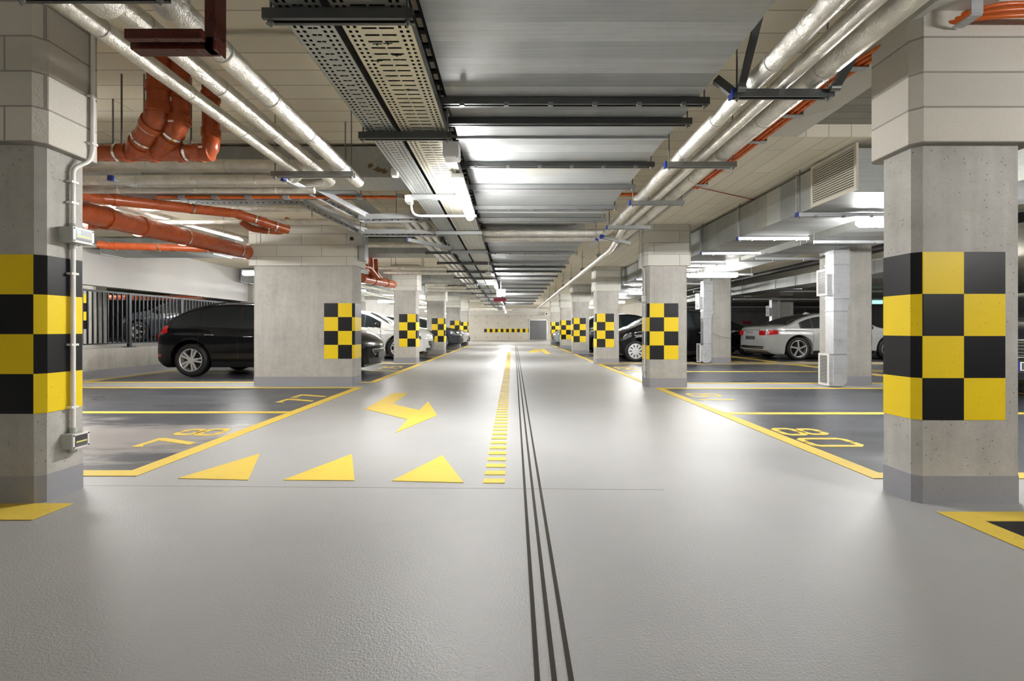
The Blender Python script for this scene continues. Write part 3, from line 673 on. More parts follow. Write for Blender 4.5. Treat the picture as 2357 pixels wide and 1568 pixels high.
# brown steel frame
t = thing('steel_frame', 'brown painted angle steel frame around the left silver pipes', 'frame', (-1.5, 1.98, 2.18))
MB().box(-1.62, -1.27, 1.96, 2.01, 2.14, 2.15).box(-1.62, -1.27, 1.955, 1.96, 2.14, 2.19).build('cross_bar', RUST, t)
MB().box(-1.60, -1.28, 1.90, 1.925, 2.15, 2.19).build('cross_bar', RUST, t)
MB().box(-1.305, -1.265, 1.955, 2.0, 2.14, CEIL).box(-1.265, -1.26, 1.955, 2.03, 2.14, CEIL).build('upright', RUST, t)
# brown-orange drain stack at upper left
def op(px, py, Y): return at(px, py, Y)
def collar(par, p, d, r, L_=.05): MB().cyl(p-d*L_/2, p+d*L_/2, r*1.13, 24).build('collar', ORA, par)
def clamp(par, p, d, r): MB().cyl(p-d*.009, p+d*.009, r*1.10, 24).build('clamp', CHR, par)
def drain(pts, r, lab, collars=(), clamps=(), fillet=.1, name='drain_pipe'):
    P = [Vector(p) for p in pts]; t = thing(name, lab, 'drain pipe', tuple(P[0])); MB().tube(P, r, 28, fillet).build('pipe_body', ORA, t)
    for i, f in collars: d = (P[i+1]-P[i]).normalized(); collar(t, P[i].lerp(P[i+1], f), d, r)
    for i, f in clamps: d = (P[i+1]-P[i]).normalized(); clamp(t, P[i].lerp(P[i+1], f), d, r)
    return t
YD = 3.2
drain([op(150, 352, YD), op(486, 352, YD)], .056, 'horizontal brown-orange drain pipe behind the near left column', [(0, .42), (0, .6), (0, .8)], [(0, .37), (0, .845)])
a = [op(366, 105, 2.98), op(368, 258, 2.98), op(300, 358, YD)]
drain([op(366, 110, 2.98), op(366, 262, 2.98), op(312, 352, YD)], .066, 'leftmost of the three vertical brown-orange drain stacks', [(0, .62), (0, .93), (1, .25), (1, .8)], [(1, .3), (1, .62)], .09)
drain([op(414, 130, 3.05), op(412, 285, 3.05), op(370, 352, YD)], .062, 'middle of the three vertical brown-orange drain stacks', [(0, .6), (0, .95), (1, .5)], [(1, .3)], .08)
drain([op(485, 200, 3.2), op(486, 352, 3.2), op(432, 352, 3.2)], .054, 'rightmost thinner brown-orange drain stack with a bend at its foot', [(0, .15), (0, .7), (1, .5)], [], .12)
for i, (px, py, Y) in enumerate(((402, 236, 3.058), (405, 283, 3.058), (471, 347, 3.216))):
    p = at(px, py, Y-.02); MB().box(p.x-.017, p.x+.017, p.y-.05, p.y-.045, p.z-.014, p.z+.014).build('pipe_sticker', LABW, label=['small white sticker on the middle vertical drain stack', 'small white sticker between the left and middle drain stacks', 'small white sticker on the bend of the rightmost drain stack'][i], cat='sticker')
for i, (px, y0, Y) in enumerate(((280, 338, 3.25), (332, 260, 3.25), (260, 338, 3.6), (440, 330, 3.3), (795, 372, 4.0))):
    p = at(px, y0, Y); MB().cyl(p, (p.x, p.y, CEIL), .006, 8).build('threaded_rod', ROD, label=['threaded rod left of the drain stacks', 'threaded rod directly behind the leftmost drain stack', 'short rod hanging at the near left column cap', 'threaded rod right of the middle drain stack', 'long rod hanging at the ends of the left silver pipes'][i], cat='rod')
MB().tube([(-8, 2.78, 2.73), (-.95, 2.78, 2.73)], .012, 8).build('ceiling_conduit', material('cream_conduit', (.6, .56, .46), .6), label='thin cream conduit running across the left plank ceiling', cat='conduit')
for i in range(0): pass
# long drain pipes behind the near left column
XB = -4.42
drain([(XB+.02, 3.6, 2.14), (XB, 5.05, 2.16), (XB, 12.2, 2.36)], .112, 'thick brown-orange drain pipe running back to the wide pier', [(0, .97), (1, .06), (1, .38)], [(1, .16), (1, .33)], .05)
drain([op(150, 440, 4.1), op(225, 456, 4.45), op(545, 492, 5.7), op(665, 530, 6.1)], .055, 'slim brown-orange drain pipe sloping above the thick one', [(1, .1), (2, .05), (2, .5)], [(1, .62), (2, .35), (2, .75)], .03)
drain([op(555, 510, 6.1), op(580, 527, 6.2), op(650, 534, 6.5), op(663, 505, 6.6)], .045, 'short bent brown-orange pipe in front of the wide pier cap', [(1, .4), (2, .2)], [(1, .5)], .06)
drain([op(222, 562, 6.9), op(250, 566, 7.0), op(520, 574, 7.3)], .055, 'lower thin brown-orange pipe in front of the white wall', [(0, .5), (1, .05)], [(1, .42), (1, .85)], .02)
drain([op(195, 515, 4.9), op(225, 512, 5.0), op(236, 490, 5.05)], .06, 'small brown-orange branch bend beside the near left column lamp', [(0, .6)], [], .05)
# drain cluster behind the wide pier
drain([op(832, 640, 9.4), op(905, 655, 12)], .10, 'brown-orange pipe behind the wide pier toward the slim column', [(0, .3), (0, .7)], [(0, .5)])
drain([op(831, 590, 9), op(831, 612, 9), op(850, 615, 9.4), op(870, 640, 9.8)], .05, 'bent thin brown-orange pipe right of the wide pier cap', [(1, .5)], [], .05)
drain([op(853, 590, 9.6), op(856, 640, 9.8)], .055, 'vertical brown-orange pipe behind the wide pier, middle one', [(0, .8)], [])
drain([op(864, 597, 10), op(866, 628, 10), op(876, 640, 10.2)], .05, 'vertical brown-orange pipe nearest the slim checkered column', [(0, .8)], [], .05)
pipe([(-8, 8.6, 2.52), (-.6, 8.6, 2.52)], .05, 'silver foil pipe crossing the ceiling above the wide pier', straps=.9)
pipe([(-8, 6.0, 2.52), (-1.9, 6.0, 2.52)], .045, 'upper silver pipe crossing behind the diagonal drain pipes', straps=.8)
pipe([(-6.5, 6.3, 2.40), (-2.4, 6.3, 2.42), (-1.2, 6.5, 2.42)], .04, 'lower silver pipe crossing behind the diagonal drain pipes', straps=.8)
pipe([at(260, 470, 5.6), at(600, 560, 9.0)], .05, 'silver pipe seen beneath the thick drain pipe', straps=0)
# crosswise ducts on the left
def xduct(y0, y1, z0, z1, x0, x1, lab): return duct('crosswise_duct', x0, x1, y0, y1, z0, z1, lab, [x0+.01, x0+2.2, x0+4.4, x1-.01], [GALVX, GALVX], 0)
xduct(4.46, 4.88, 2.42, 2.72, -8, -1.02, 'galvanized duct crossing left behind the silver pipe ends')
xduct(8.95, 9.5, 2.42, 2.72, -8, -.98, 'galvanized duct crossing left above the wide pier')
xduct(13.6, 14.3, 2.35, 2.72, -8, -.98, 'galvanized duct crossing left above the slim checkered column')
xduct(18.8, 19.4, 2.35, 2.72, -8, -.98, 'farthest galvanized duct crossing left')
for i, (px, py) in enumerate(((870, 390), (884, 394), (852, 381), (905, 391))):
    p = at(px, py, 4.455); m = MB(); n = 14
    m.add([(p.x+.035*(1+.4*math.sin(k*2.1+i))*math.cos(2*PI*k/n)*(1.2-.25*i), 4.457, p.z+.02*(1+.4*math.cos(k*1.7+i))*math.sin(2*PI*k/n)) for k in range(n)], [tuple(range(n))])
    m.build('glue_stain', material('brown_stain', (.16, .11, .06), .9), bpy.data.objects['crosswise_duct'])
# ladder tray on the left: perforated side rails
def railtray(pts, lab, wdt=.22, h_=.06, name='perforated_channel'):
    P = [Vector(p) for p in pts]; t = thing(name, lab, 'cable tray', tuple(P[0]))
    m = MB(); s_ = MB()
    for a, b in zip(P, P[1:]):
        m.obox(a, b, .004, h_); d = (b-a); n = max(2, int(d.length/.07)); dn = d.normalized(); side = dn.cross(Vector((0, 0, 1))).normalized()
        m.obox(a+side*wdt-Vector((0, 0, 0)), b+side*wdt, .004, h_)
        for k in range(n):
            q = a.lerp(b, (k+.5)/n)
            for sg in (-1, 1): m.obox(q-dn*.012-side*.003*sg, q+dn*.012-side*.003*sg, .003, .01, mi=1)
            if k % 3 == 0: m.obox(q, q+side*wdt, .02, .004)
    m.build('slotted_rails', [GALV, BLKP], t)
    return t
railtray([op(420, 468, 5.8), op(690, 466, 5.8), op(838, 540, 6.3), op(1030, 540, 6.3)], 'lower slotted cable channel bending round toward the aisle trays', .2)
railtray([op(655, 412, 4.95), op(838, 508, 5.6), op(1010, 505, 5.6)], 'upper slotted cable channel sloping down from the blue capped strut', .2)
t = thing('strut_bar', 'grey strut bar with a blue end cap under the left crossing pipes', 'bracket', (-3.5, 4, 2.25)); MB().obox(at(256, 411, 4.0), at(335, 440, 4.4), .04, .04).build('channel_bar', GALV, t); MB().obox(at(252, 409, 3.98), at(257, 411, 4.0), .045, .045).build('end_cap', BLUE, t)
t = thing('strut_bar', 'grey strut bar with a blue end cap right of the silver pipe ends', 'bracket', (-1.9, 4, 2.25)); MB().obox(at(655, 412, 4.0), at(705, 437, 4.3), .04, .04).build('channel_bar', GALV, t); MB().obox(at(650, 409, 3.98), at(656, 412, 4.0), .045, .045).build('end_cap', BLUE, t)
t = thing('strut_bar', 'dark strut bar with a blue end cap below the slotted channels', 'bracket', (-1.2, 6.1, 2.1)); MB().obox(at(938, 552, 6.2), at(1040, 572, 6.5), .045, .045).build('channel_bar', STEELL, t); hangers(t, [at(945, 553, 6.2), at(1030, 570, 6.45)], CEIL); MB().obox(at(935, 551, 6.19), at(939, 552, 6.2), .05, .05).build('end_cap', BLUE, t)
t = thing('strut_bar', 'dark strut bar with a blue end cap where the right pipes turn', 'bracket', (1.3, 6.6, 2.1)); MB().obox(at(1386, 545, 6.5), at(1450, 561, 6.6), .045, .045).build('channel_bar', STEELL, t); MB().obox(at(1383, 544, 6.48), at(1387, 546, 6.5), .05, .05).build('end_cap', BLUE, t)
t = thing('strut_bar', 'short dark strut bar with a blue end cap hanging at the crossing pipes', 'bracket', (1.1, 6.6, 2.1)); MB().obox(at(1372, 554, 6.5), at(1358, 569, 6.5), .045, .045).build('channel_bar', STEELL, t); MB().obox(at(1375, 550, 6.5), at(1372, 554, 6.5), .05, .05).build('end_cap', BLUE, t); MB().cyl(at(1372, 552, 6.5), (at(1372, 552, 6.5).x, 6.5, CEIL), .005, 6).build('rod', ROD, t)
# orange cables crossing
MB().cyl((-4.0, 5.2, 2.44), (-1.0, 5.2, 2.44), .018, 10).build('orange_cable', ORB, label='orange cable crossing the left ceiling behind the silver pipes', cat='cable')
MB().cyl((1.17, 5.2, 2.47), (1.5, 5.2, 2.47), .02, 10).build('orange_cable', ORB, label='short piece of orange cable right of the main duct', cat='cable')
for i, px in enumerate((420, 497, 573, 660, 828, 922)):
    p = at(px, 452, 5.2); MB().box(p.x-.035, p.x+.035, 5.17, 5.23, p.z-.03, p.z+.02).build('cable_clip', GALV, label='metal clip on the crossing orange cable, %s from the left' % ordn[i], cat='clip', group='clips on the crossing cable')
t = thing('cable_tray', 'dark perforated tray running left behind the near left column', 'cable tray', (-4, 4.95, 2.35))
MB().box(-8, -1.7, 5.0, 5.35, 2.45, 2.455).build('tray_bottom', m_slot('mesh_tray', (.16, .17, .17), 0), t); MB().box(-8, -1.7, 4.996, 5.0, 2.45, 2.48).build('side_rail', STEEL, t)
MB().box(-1.9, -1.72, 4.9, 7.5, 2.47, 2.475).build('cable_tray', m_perf('perforated_small', -1.9, -1.72, (.4, .41, .4)), label='short perforated tray beyond the crossing duct at upper left', cat='cable tray')
# rods hanging on the left behind
for i, (px, py, Y) in enumerate(((433, 470, 5.5), (540, 455, 5.6), (718, 500, 5.9), (830, 540, 5.9), (843, 540, 6.2), (912, 500, 6.0), (600, 560, 7.3), (515, 560, 7.2))):
    p = at(px, py, Y); MB().cyl(p, (p.x, p.y, CEIL), .005, 6).build('threaded_rod', ROD, label='thin threaded rod behind the left pipes, %s of eight' % ordn[i], cat='rod', group='rods in the left background')
# pipe bundle left of the trays running far
for i, (x, r) in enumerate(((-1.36, .05), (-1.24, .04), (-1.13, .05))):
    pipe([(x, 5.7, 2.26+r), (x, 28, 2.26+r)], r, ['leftmost foil pipe of the long bundle left of the far trays', 'middle foil pipe of the long bundle left of the far trays', 'rightmost foil pipe of the long bundle left of the far trays'][i], straps=1.1)
MB().box(-1.06, -1.02, 6.8, 29, 2.24, 2.30).build('cable_channel', STEEL, label='dark long channel between the foil pipe bundle and the far trays', cat='cable tray')
for i, yy in enumerate([7.7, 8.9, 10.2, 11.5, 13, 14.6, 16.5, 18.6, 21, 24]):
    strut(-1.45, -1.02, yy, 2.21, 'channel under the long foil pipe bundle, %s from the camera' % ordn[i], group='channels under the pipe bundle', mat=STEEL)
for i, (y, z, x0, x1) in enumerate(((11.0, 2.40, -3.2, -1.1), (11.15, 2.31, -3.1, -1.2), (16.3, 2.42, -3.0, -1.1), (16.5, 2.33, -3.0, -1.1))):
    pipe([(x0, y, z), (x1, y, z)], .045, ['upper foil branch pipe beyond the slim column', 'lower foil branch pipe beyond the slim column', 'upper foil branch pipe before the far wall', 'lower foil branch pipe before the far wall'][i], straps=.7, hang=CEIL)
for i, (x, z, r) in enumerate(((-4.6, 2.02, .06), (-4.5, 2.2, .04))):
    pipe([(x, 11.2, z), (x+.7, 21, z)], r, ['lower bright foil pipe above the white crossover', 'upper bright foil pipe above the white crossover'][i], straps=1.2, hang=CEIL)
for i, (yy, xx) in enumerate(((30, -2.5), (32, -2.8), (34, -2.2))):
    pipe([(xx-1.5, yy, 2.35), (xx+2.2, yy, 2.35)], .05, ['nearest', 'middle', 'farthest'][i]+' of three thin pipes crossing before the far wall', straps=1.0, hang=CEIL)
# gas detector box with black eye and duct stub beside wide pier
p = at(812, 551, 7.6)
t = thing('cctv_camera', 'grey camera housing with a round black eye on the wide pier corner', 'camera', (p.x, 7.6, p.z))
MB().box(p.x-.06, p.x+.16, 7.56, 7.68, p.z-.09, p.z+.09).build('housing', GALV, t); MB().cyl((p.x, 7.54, p.z), (p.x, 7.56, p.z), .03, 16).build('lens', BLKP, t)
MB().box(at(827, 0, 7.7).x, at(841, 0, 7.7).x, 7.68, 7.85, 2.1, 2.6).build('vertical_duct_box', GALV, label='upright grey metal box right of the wide pier cap', cat='box')
t = thing('cctv_camera', 'small round camera on the far wall above the grey door', 'camera', (2.9, 38, 2.3)); MB().tube([(3.1, 38.99, 2.3), (3.1, 38.6, 2.3), (2.9, 38.3, 2.3), (2.85, 38.1, 2.25)], .06, 10).build('arm', WPL, t); MB().cyl((2.85, 38.1, 2.2), (2.85, 37.9, 2.2), .13, 16).build('housing', WPL, t); MB().cyl((2.85, 37.9, 2.2), (2.85, 37.88, 2.2), .08, 16).build('lens', BLKP, t)
for i, (px, py, Y) in enumerate(((1340, 591, 11.4), (1294, 645, 16.9))):
    p = at(px, py, Y); MB().tube([(p.x, Y, CEIL), (p.x, Y, CEIL-.03), (p.x, Y, CEIL-.06)], [.06, .05, .02], 14).build('smoke_detector', WPL, label=['round smoke detector on the ceiling right of the main duct', 'farther round smoke detector right of the main duct'][i], cat='smoke detector')
p = (2.0, 30.5, 2.2); t = thing('wall_pipe_set', 'red capped thin white pipe near the far right column', 'pipe', p); MB().cyl((.5, 31, 2.25), (2.5, 31, 2.25), .03, 10).build('pipe_body', WPL, t); MB().box(2.5, 2.62, 30.95, 31.07, 2.18, 2.32).build('red_cap', material('red_cap', (.5, .03, .03), .5), t)
# ================================================================== RIGHT HALL
d = duct('side_duct', 3.1, 3.95, 4.2, 19.5, 2.2, 2.6, 'large galvanized duct along the right ceiling past the near column', [5.0, 6.3, 7.55, 9.4, 11.2, 13], [GALVD, GALVS])
t = thing('vent_grille', 'cream louvred air grille on the side duct beside the near right column', 'grille', (3.08, 4.4, 2.2))
def grille(t, x, y0, y1, z0, z1, n, mat=WPL, face='x', louv=.012, back=BLKP):
    fr = .03
    m = MB().box(x-.02, x, y0, y0+fr, z0, z1).box(x-.02, x, y1-fr, y1, z0, z1).box(x-.02, x, y0+fr, y1-fr, z0, z0+fr).box(x-.02, x, y0+fr, y1-fr, z1-fr, z1)
    m.build('grille_frame', mat, t)
    m = MB()
    for k in range(n):
        zz = z0+fr+(z1-z0-2*fr)*(k+.5)/n; m.obox((x-.01, y0+fr, zz), (x-.01, y1-fr, zz), .014, .004, up=(.6, 0, .8))
    m.build('louvre', mat, t); MB().box(x-.004, x-.002, y0+fr, y1-fr, z0+fr, z1-fr).build('backing', back, t)
CREAM = material('cream_grille_metal', (.60, .57, .48), .5)
grille(t, 3.10, 4.12, 4.75, 2.2, 2.62, 16, CREAM)
t = thing('vent_grille', 'louvred grille on the side duct behind the second right column', 'grille', (3.08, 13.6, 2.2)); grille(t, 3.10, 13.0, 14.4, 2.18, 2.6, 10, CREAM)
for i, yy in enumerate((4.9, 6.2, 7.4, 8.6, 9.9, 11.3, 12.6, 14.2, 16)):
    strut(3.05, 4.0, yy, 2.15, 'bright channel under the right side duct, %s from the camera' % ordn[i], group='channels under the side duct', mat=GALV, ends=True, clips=3, ztop=LOWC)
duct('second_duct', 4.45, 5.3, 3.5, 8.0, 2.25, 2.55, 'near section of the second duct in the right hall', [5.2, 7.1], [GALVD, GALVS])
duct('second_duct', 4.45, 5.15, 8.0, 20, 2.28, 2.55, 'long far section of the second duct in the right hall', [9.0, 11, 13.2, 15.5], [GALVD, GALVS])
for i, yy in enumerate((6.7, 8.3, 10.7, 12.9, 15.2)):
    strut(4.38, 5.6, yy, 2.2, 'channel under the second right hall duct, %s from the camera' % ordn[i], group='channels under the second duct', mat=GALV, ztop=LOWC, clips=2)
t = duct('third_duct', 8.0, 8.8, 8.5, 26, 2.18, 2.46, 'galvanized duct deep in the right hall under the black pipe', [10.2, 12.0, 14, 17], [GALVD, GALVS]); hangers(t, [(7.99, yy, 2.17) for yy in (9, 11, 13, 16, 20, 24)], LOWC)
pipe([(7.2, 6.5, 2.53), (7.2, 26, 2.53)], .075, 'black insulated pipe with metal clamps in the right hall', BLKPIPE, 'black_pipe', straps=1.5, collar=CHR)
for i, (z, x0, x1, yy) in enumerate(((2.3, 6.5, 16, 16.5), (2.15, 8.9, 17, 18.5), (2.35, 6.5, 17, 21), (2.1, 9, 18, 24))):
    MB().cyl((x0, yy, z), (x1, yy, z), .04, 10).cyl((x0+1, yy, z), (x0+1, yy, LOWC), .006, 6).cyl((x1-1, yy, z), (x1-1, yy, LOWC), .006, 6).build('crossing_pipe', GALV, label='thin grey pipe crossing deep in the right hall, %s from the camera' % ordn[i], cat='pipe', group='crossing pipes in the right hall')
def riser(x, y, lab, sc=1.0, up=True):
    t = thing('duct_riser', lab, 'duct', (x, y, 0))
    w_, d_ = .22, .2
    xa, xb = x, x+w_
    MB().prism([(xa, y), (xb+.04, y), (xb+.04, y+d_), (xa, y+d_)], 1.45, 2.28).build('upper_section', GRIS, t)
    MB().add([(xa, y, 1.25), (xb, y, 1.25), (xb, y+d_, 1.25), (xa, y+d_, 1.25), (xa, y, 1.45), (xb+.06, y, 1.45), (xb+.06, y+d_, 1.45), (xa, y+d_, 1.45)], [(3, 2, 1, 0), (4, 5, 6, 7), (0, 1, 5, 4), (1, 2, 6, 5), (2, 3, 7, 6), (3, 0, 4, 7)]).build('transition', GRIS, t)
    MB().box(xa, xb, y, y+d_, .55, 1.25).build('lower_section', GRIS, t)
    m = MB(); n = 8; m.add([(xa, y, .55), (xa, y, .02)]+[(xb-.12+.12*math.sin(PI/2*k/n), y, .12-.1*math.cos(PI/2*k/n)) for k in range(n+1)]+[(xb, y, .55)], [tuple(range(n+4))])
    k_ = n+4; m.add([(v.x, y+d_, v.z) for v in m.v[:k_]], [tuple(range(k_))[::-1]])
    m.f += [(i, i+k_, (i+1) % k_+k_, (i+1) % k_) for i in range(k_)]; m.m += [0]*k_; m.sm += [False]*k_
    m.build('foot_section', GRIS, t)
    for z in (2.2, 2.0, 1.45, 1.25, .55): MB().box(xa-.012, xb+(.06 if z > 1.4 else .012), y-.012, y+d_+.012, z-.01, z+.01).build('flange', GALV, t)
    for z in (1.08, .92, .76): MB().box(xa-.002, xb+.002, y-.003, y, z-.003, z+.003).build('crease', GALV, t)
    g1 = MB().box(xa-.1, xa, y+.02, y+d_-.02, 1.5, 1.85).build('grille_neck', GRIS, t)
    # grilles face the aisle
    for (z0, z1, off, n) in ((1.50, 1.93, .12, 18), (.03, .55, .09, 20)):
        q = MB(); xg = xa-off; y0, y1 = y-.02, y+d_+.02
        q.box(xg-.015, xg, y0, y0+.025, z0, z1).box(xg-.015, xg, y1-.025, y1, z0, z1).box(xg-.015, xg, y0+.025, y1-.025, z0, z0+.03).box(xg-.015, xg, y0+.025, y1-.025, z1-.03, z1)
        for k in range(n): zz = z0+.03+(z1-z0-.06)*(k+.5)/n; q.box(xg-.012, xg-.004, y0+.025, y1-.025, zz-.003, zz+.004)
        fr = q.build('grille', WPL, t); MB().box(xg-.001, xg+.0, y0+.025, y1-.025, z0+.03, z1-.03).build('grille_backing', BLKP, fr)
        if off == .09: MB().box(xg, xa, y+.01, y+d_-.01, z0+.03, z1-.05).build('grille_neck', GRIS, t)
    return t
riser(5.24, 7.5, 'near galvanized duct riser with white grilles beside the plain column')
riser(5.28, 12.7, 'farther galvanized duct riser with white grilles and a chain')
riser(10.95, 19.4, 'distant galvanized duct riser above the silver saloon roof')
# chain on far riser
t = thing('chain', 'dark hanging chain between far duct riser and column', 'chain', (5.5, 12.6, .8)); 
for k in range(14):
    u = k/13; px = 1643+40*u; py = 769+10*math.sin(u*PI*.5); p = at(px, py, 12.9); MB().tube([(p.x-.018, 12.9, p.z), (p.x, 12.9+(.008 if k % 2 else 0), p.z+(.008 if k % 2 == 0 else 0)), (p.x+.018, 12.9, p.z), (p.x, 12.9-(.008 if k % 2 else 0), p.z-(.008 if k % 2 == 0 else 0)), (p.x-.018, 12.9, p.z)], .004, 6).build('chain_link', DKS, t)
MB().box(14.5, 14.95, 28.85, 29, 1.28, 1.45).build('red_box', REDS, label='small dark red box on the back wall behind the silver saloon', cat='box')
struct('wall_right_inner', MB().box(8.0, 8.15, 28.2, YF_, 0, LOWC), CONL)
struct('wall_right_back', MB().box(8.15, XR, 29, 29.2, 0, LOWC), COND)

# ================================================================== COLUMN FITTINGS
# white conduit and boxes on the near left column
xw = -2.56
t = thing('conduit', 'white plastic conduit running down the side of the near left column', 'conduit', (xw+.03, 2.66, .3))
xc = xw+.05+.016
MB().tube([(xc, 2.74, 2.75), (xc, 2.74, 2.02), (xc-.01, 2.735, 1.95), (xw+.02, 2.665, 1.88), (xw+.02, 2.665, 1.53)], .0115, 14, .03).build('conduit_tube', WPL, t)
MB().tube([(xw+.02, 2.665, 1.44), (xw+.02, 2.665, .36)], .0115, 14).build('conduit_tube', WPL, t)
for z in (2.33, 2.05): MB().box(xc-.02, xc+.014, 2.72, 2.76, z-.006, z+.006).build('clip', WPL, t)
for z in (1.80, 1.68, 1.27, .86, .5): MB().box(xw, xw+.034, 2.643, 2.687, z-.006, z+.006).build('clip', WPL, t)
def wallbox(y, z, w_, h_, d_, lab, led=False, dark=False):
    t = thing('junction_box', lab, 'junction box', (xw+d_/2, y, z))
    MB().box(xw, xw+d_, y-w_/2, y+w_/2, z, z+h_).build('housing', GPL, t)
    MB().box(xw+d_, xw+d_+.008, y-w_/2, y+w_/2, z, z+h_).build('cover', WPL, t)
    MB().box(xw+d_+.008, xw+d_+.0095, y-w_*.38, y+w_*.38, z+h_*.12, z+h_*.88).build('label_panel', GREY6 if dark else material('label_blue_grey', (.35, .37, .42), .4), t)
    MB().box(xw+d_+.0095, xw+d_+.0105, y-w_*.33, y+w_*.33, z+h_*.38, z+h_*.5).build('yellow_stripe', LYEL, t)
    MB().box(xw+d_+.0095, xw+d_+.0105, y-w_*.36, y+w_*.36, z+h_*.15, z+h_*.3).build('dark_stripe', DGREY, t)
    for a in (-1, 1):
        for b in (.1, .9): MB().cyl((xw+d_+.008, y+a*w_*.45, z+h_*b), (xw+d_+.011, y+a*w_*.45, z+h_*b), .004, 8).build('screw', BLKP, t)
    for zz in (z+h_, z-.03): MB().cyl((xw+.02, y, zz), (xw+.02, y, zz+.03), .018, 10).build('cable_gland', GPL, t)
    if led: MB().box(xw+d_+.0095, xw+d_+.0115, y-w_*.25, y-w_*.2, z+h_*.62, z+h_*.78).build('led', LEDG, t)
wallbox(2.665, 1.445, .13, .085, .075, 'upper grey junction box with a yellow striped label on the near left column', True)
wallbox(2.665, .265, .10, .085, .06, 'lower grey junction box with a dark label on the near left column', False, True)
# conduit of second right column
t = thing('conduit', 'thin grey conduit on the corner of the second right column', 'conduit', (2.19, 7.55, .3)); MB().tube([(2.13, 7.62, 2.65), (2.13, 7.62, 1.98), (2.19, 7.6, 1.92), (2.19, 7.6, .15)], .011, 8, .03).build('conduit_tube', WPL, t)
for z in (1.4, .25): MB().box(2.15, 2.21, 7.56, 7.64, z, z+.1).build('conduit_box', GPL, t)
for x, y, lab in ((2.42, 12.44, 'second thin conduit'),): pass

# ================================================================== RAILING
t = thing('railing', 'anthracite bar railing on the low wall left of the black hatchback', 'railing', (XL-.2, 9, .56))
xr = XL-.17
MB().box(xr-.025, xr+.025, 3, 14.2, 1.69, 1.73).build('top_rail', RAIL, t); MB().box(xr-.02, xr+.02, 3, 14.2, .64, .665).build('bottom_rail', RAIL, t)
for yy in (4.8, 6.3, 7.85, 9.95, 11.5, 13.0):
    pz = MB().box(xr-.03, xr+.03, yy-.03, yy+.03, .56, 1.73).build('post', RAIL, t); MB().box(xr-.06, xr+.08, yy-.09, yy+.09, .56, .575).build('foot_plate', RAIL, pz)
yy = 6.6
while yy < 14.1:
    MB().box(xr-.012, xr+.012, yy-.012, yy+.012, .665, 1.69).build('bar', RAIL, t); yy += .113
# ================================================================== CARS
def interp(tab, t):
    if t <= tab[0][0]: return tab[0][1]
    for i in range(len(tab)-1):
        (a, za), (b, zb) = tab[i], tab[i+1]
        if t <= b:
            def sl(k):
                if k <= 0 or k >= len(tab)-1: return (tab[min(k+1, len(tab)-1)][1]-tab[max(k-1, 0)][1])/(tab[min(k+1, len(tab)-1)][0]-tab[max(k-1, 0)][0])
                p = (tab[k][1]-tab[k-1][1])/(tab[k][0]-tab[k-1][0]); q = (tab[k+1][1]-tab[k][1])/(tab[k+1][0]-tab[k][0])
                return 0 if p*q <= 0 else 2*p*q/(p+q)
            h = b-a; u = (t-a)/h; m0, m1 = sl(i)*h, sl(i+1)*h
            return (2*u**3-3*u*u+1)*za+(u**3-2*u*u+u)*m0+(-2*u**3+3*u*u)*zb+(u**3-u*u)*m1
    return tab[-1][1]
def lettering(name, txt, size, mat, parent, loc, rot, space=1., align='LEFT'):
    cu = bpy.data.curves.new(name, 'FONT'); cu.body = txt; cu.size = size; cu.space_character = space; cu.align_x = align; cu.extrude = .002
    tmp = bpy.data.objects.new('tmp', cu); C.objects.link(tmp); bpy.context.view_layer.update()
    me = bpy.data.meshes.new_from_object(tmp.evaluated_get(bpy.context.evaluated_depsgraph_get())); bpy.data.objects.remove(tmp)
    me.materials.clear(); me.materials.append(mat)
    o = bpy.data.objects.new(name, me); C.objects.link(o); o.parent = parent; o.location = loc; o.rotation_euler = rot
    return o
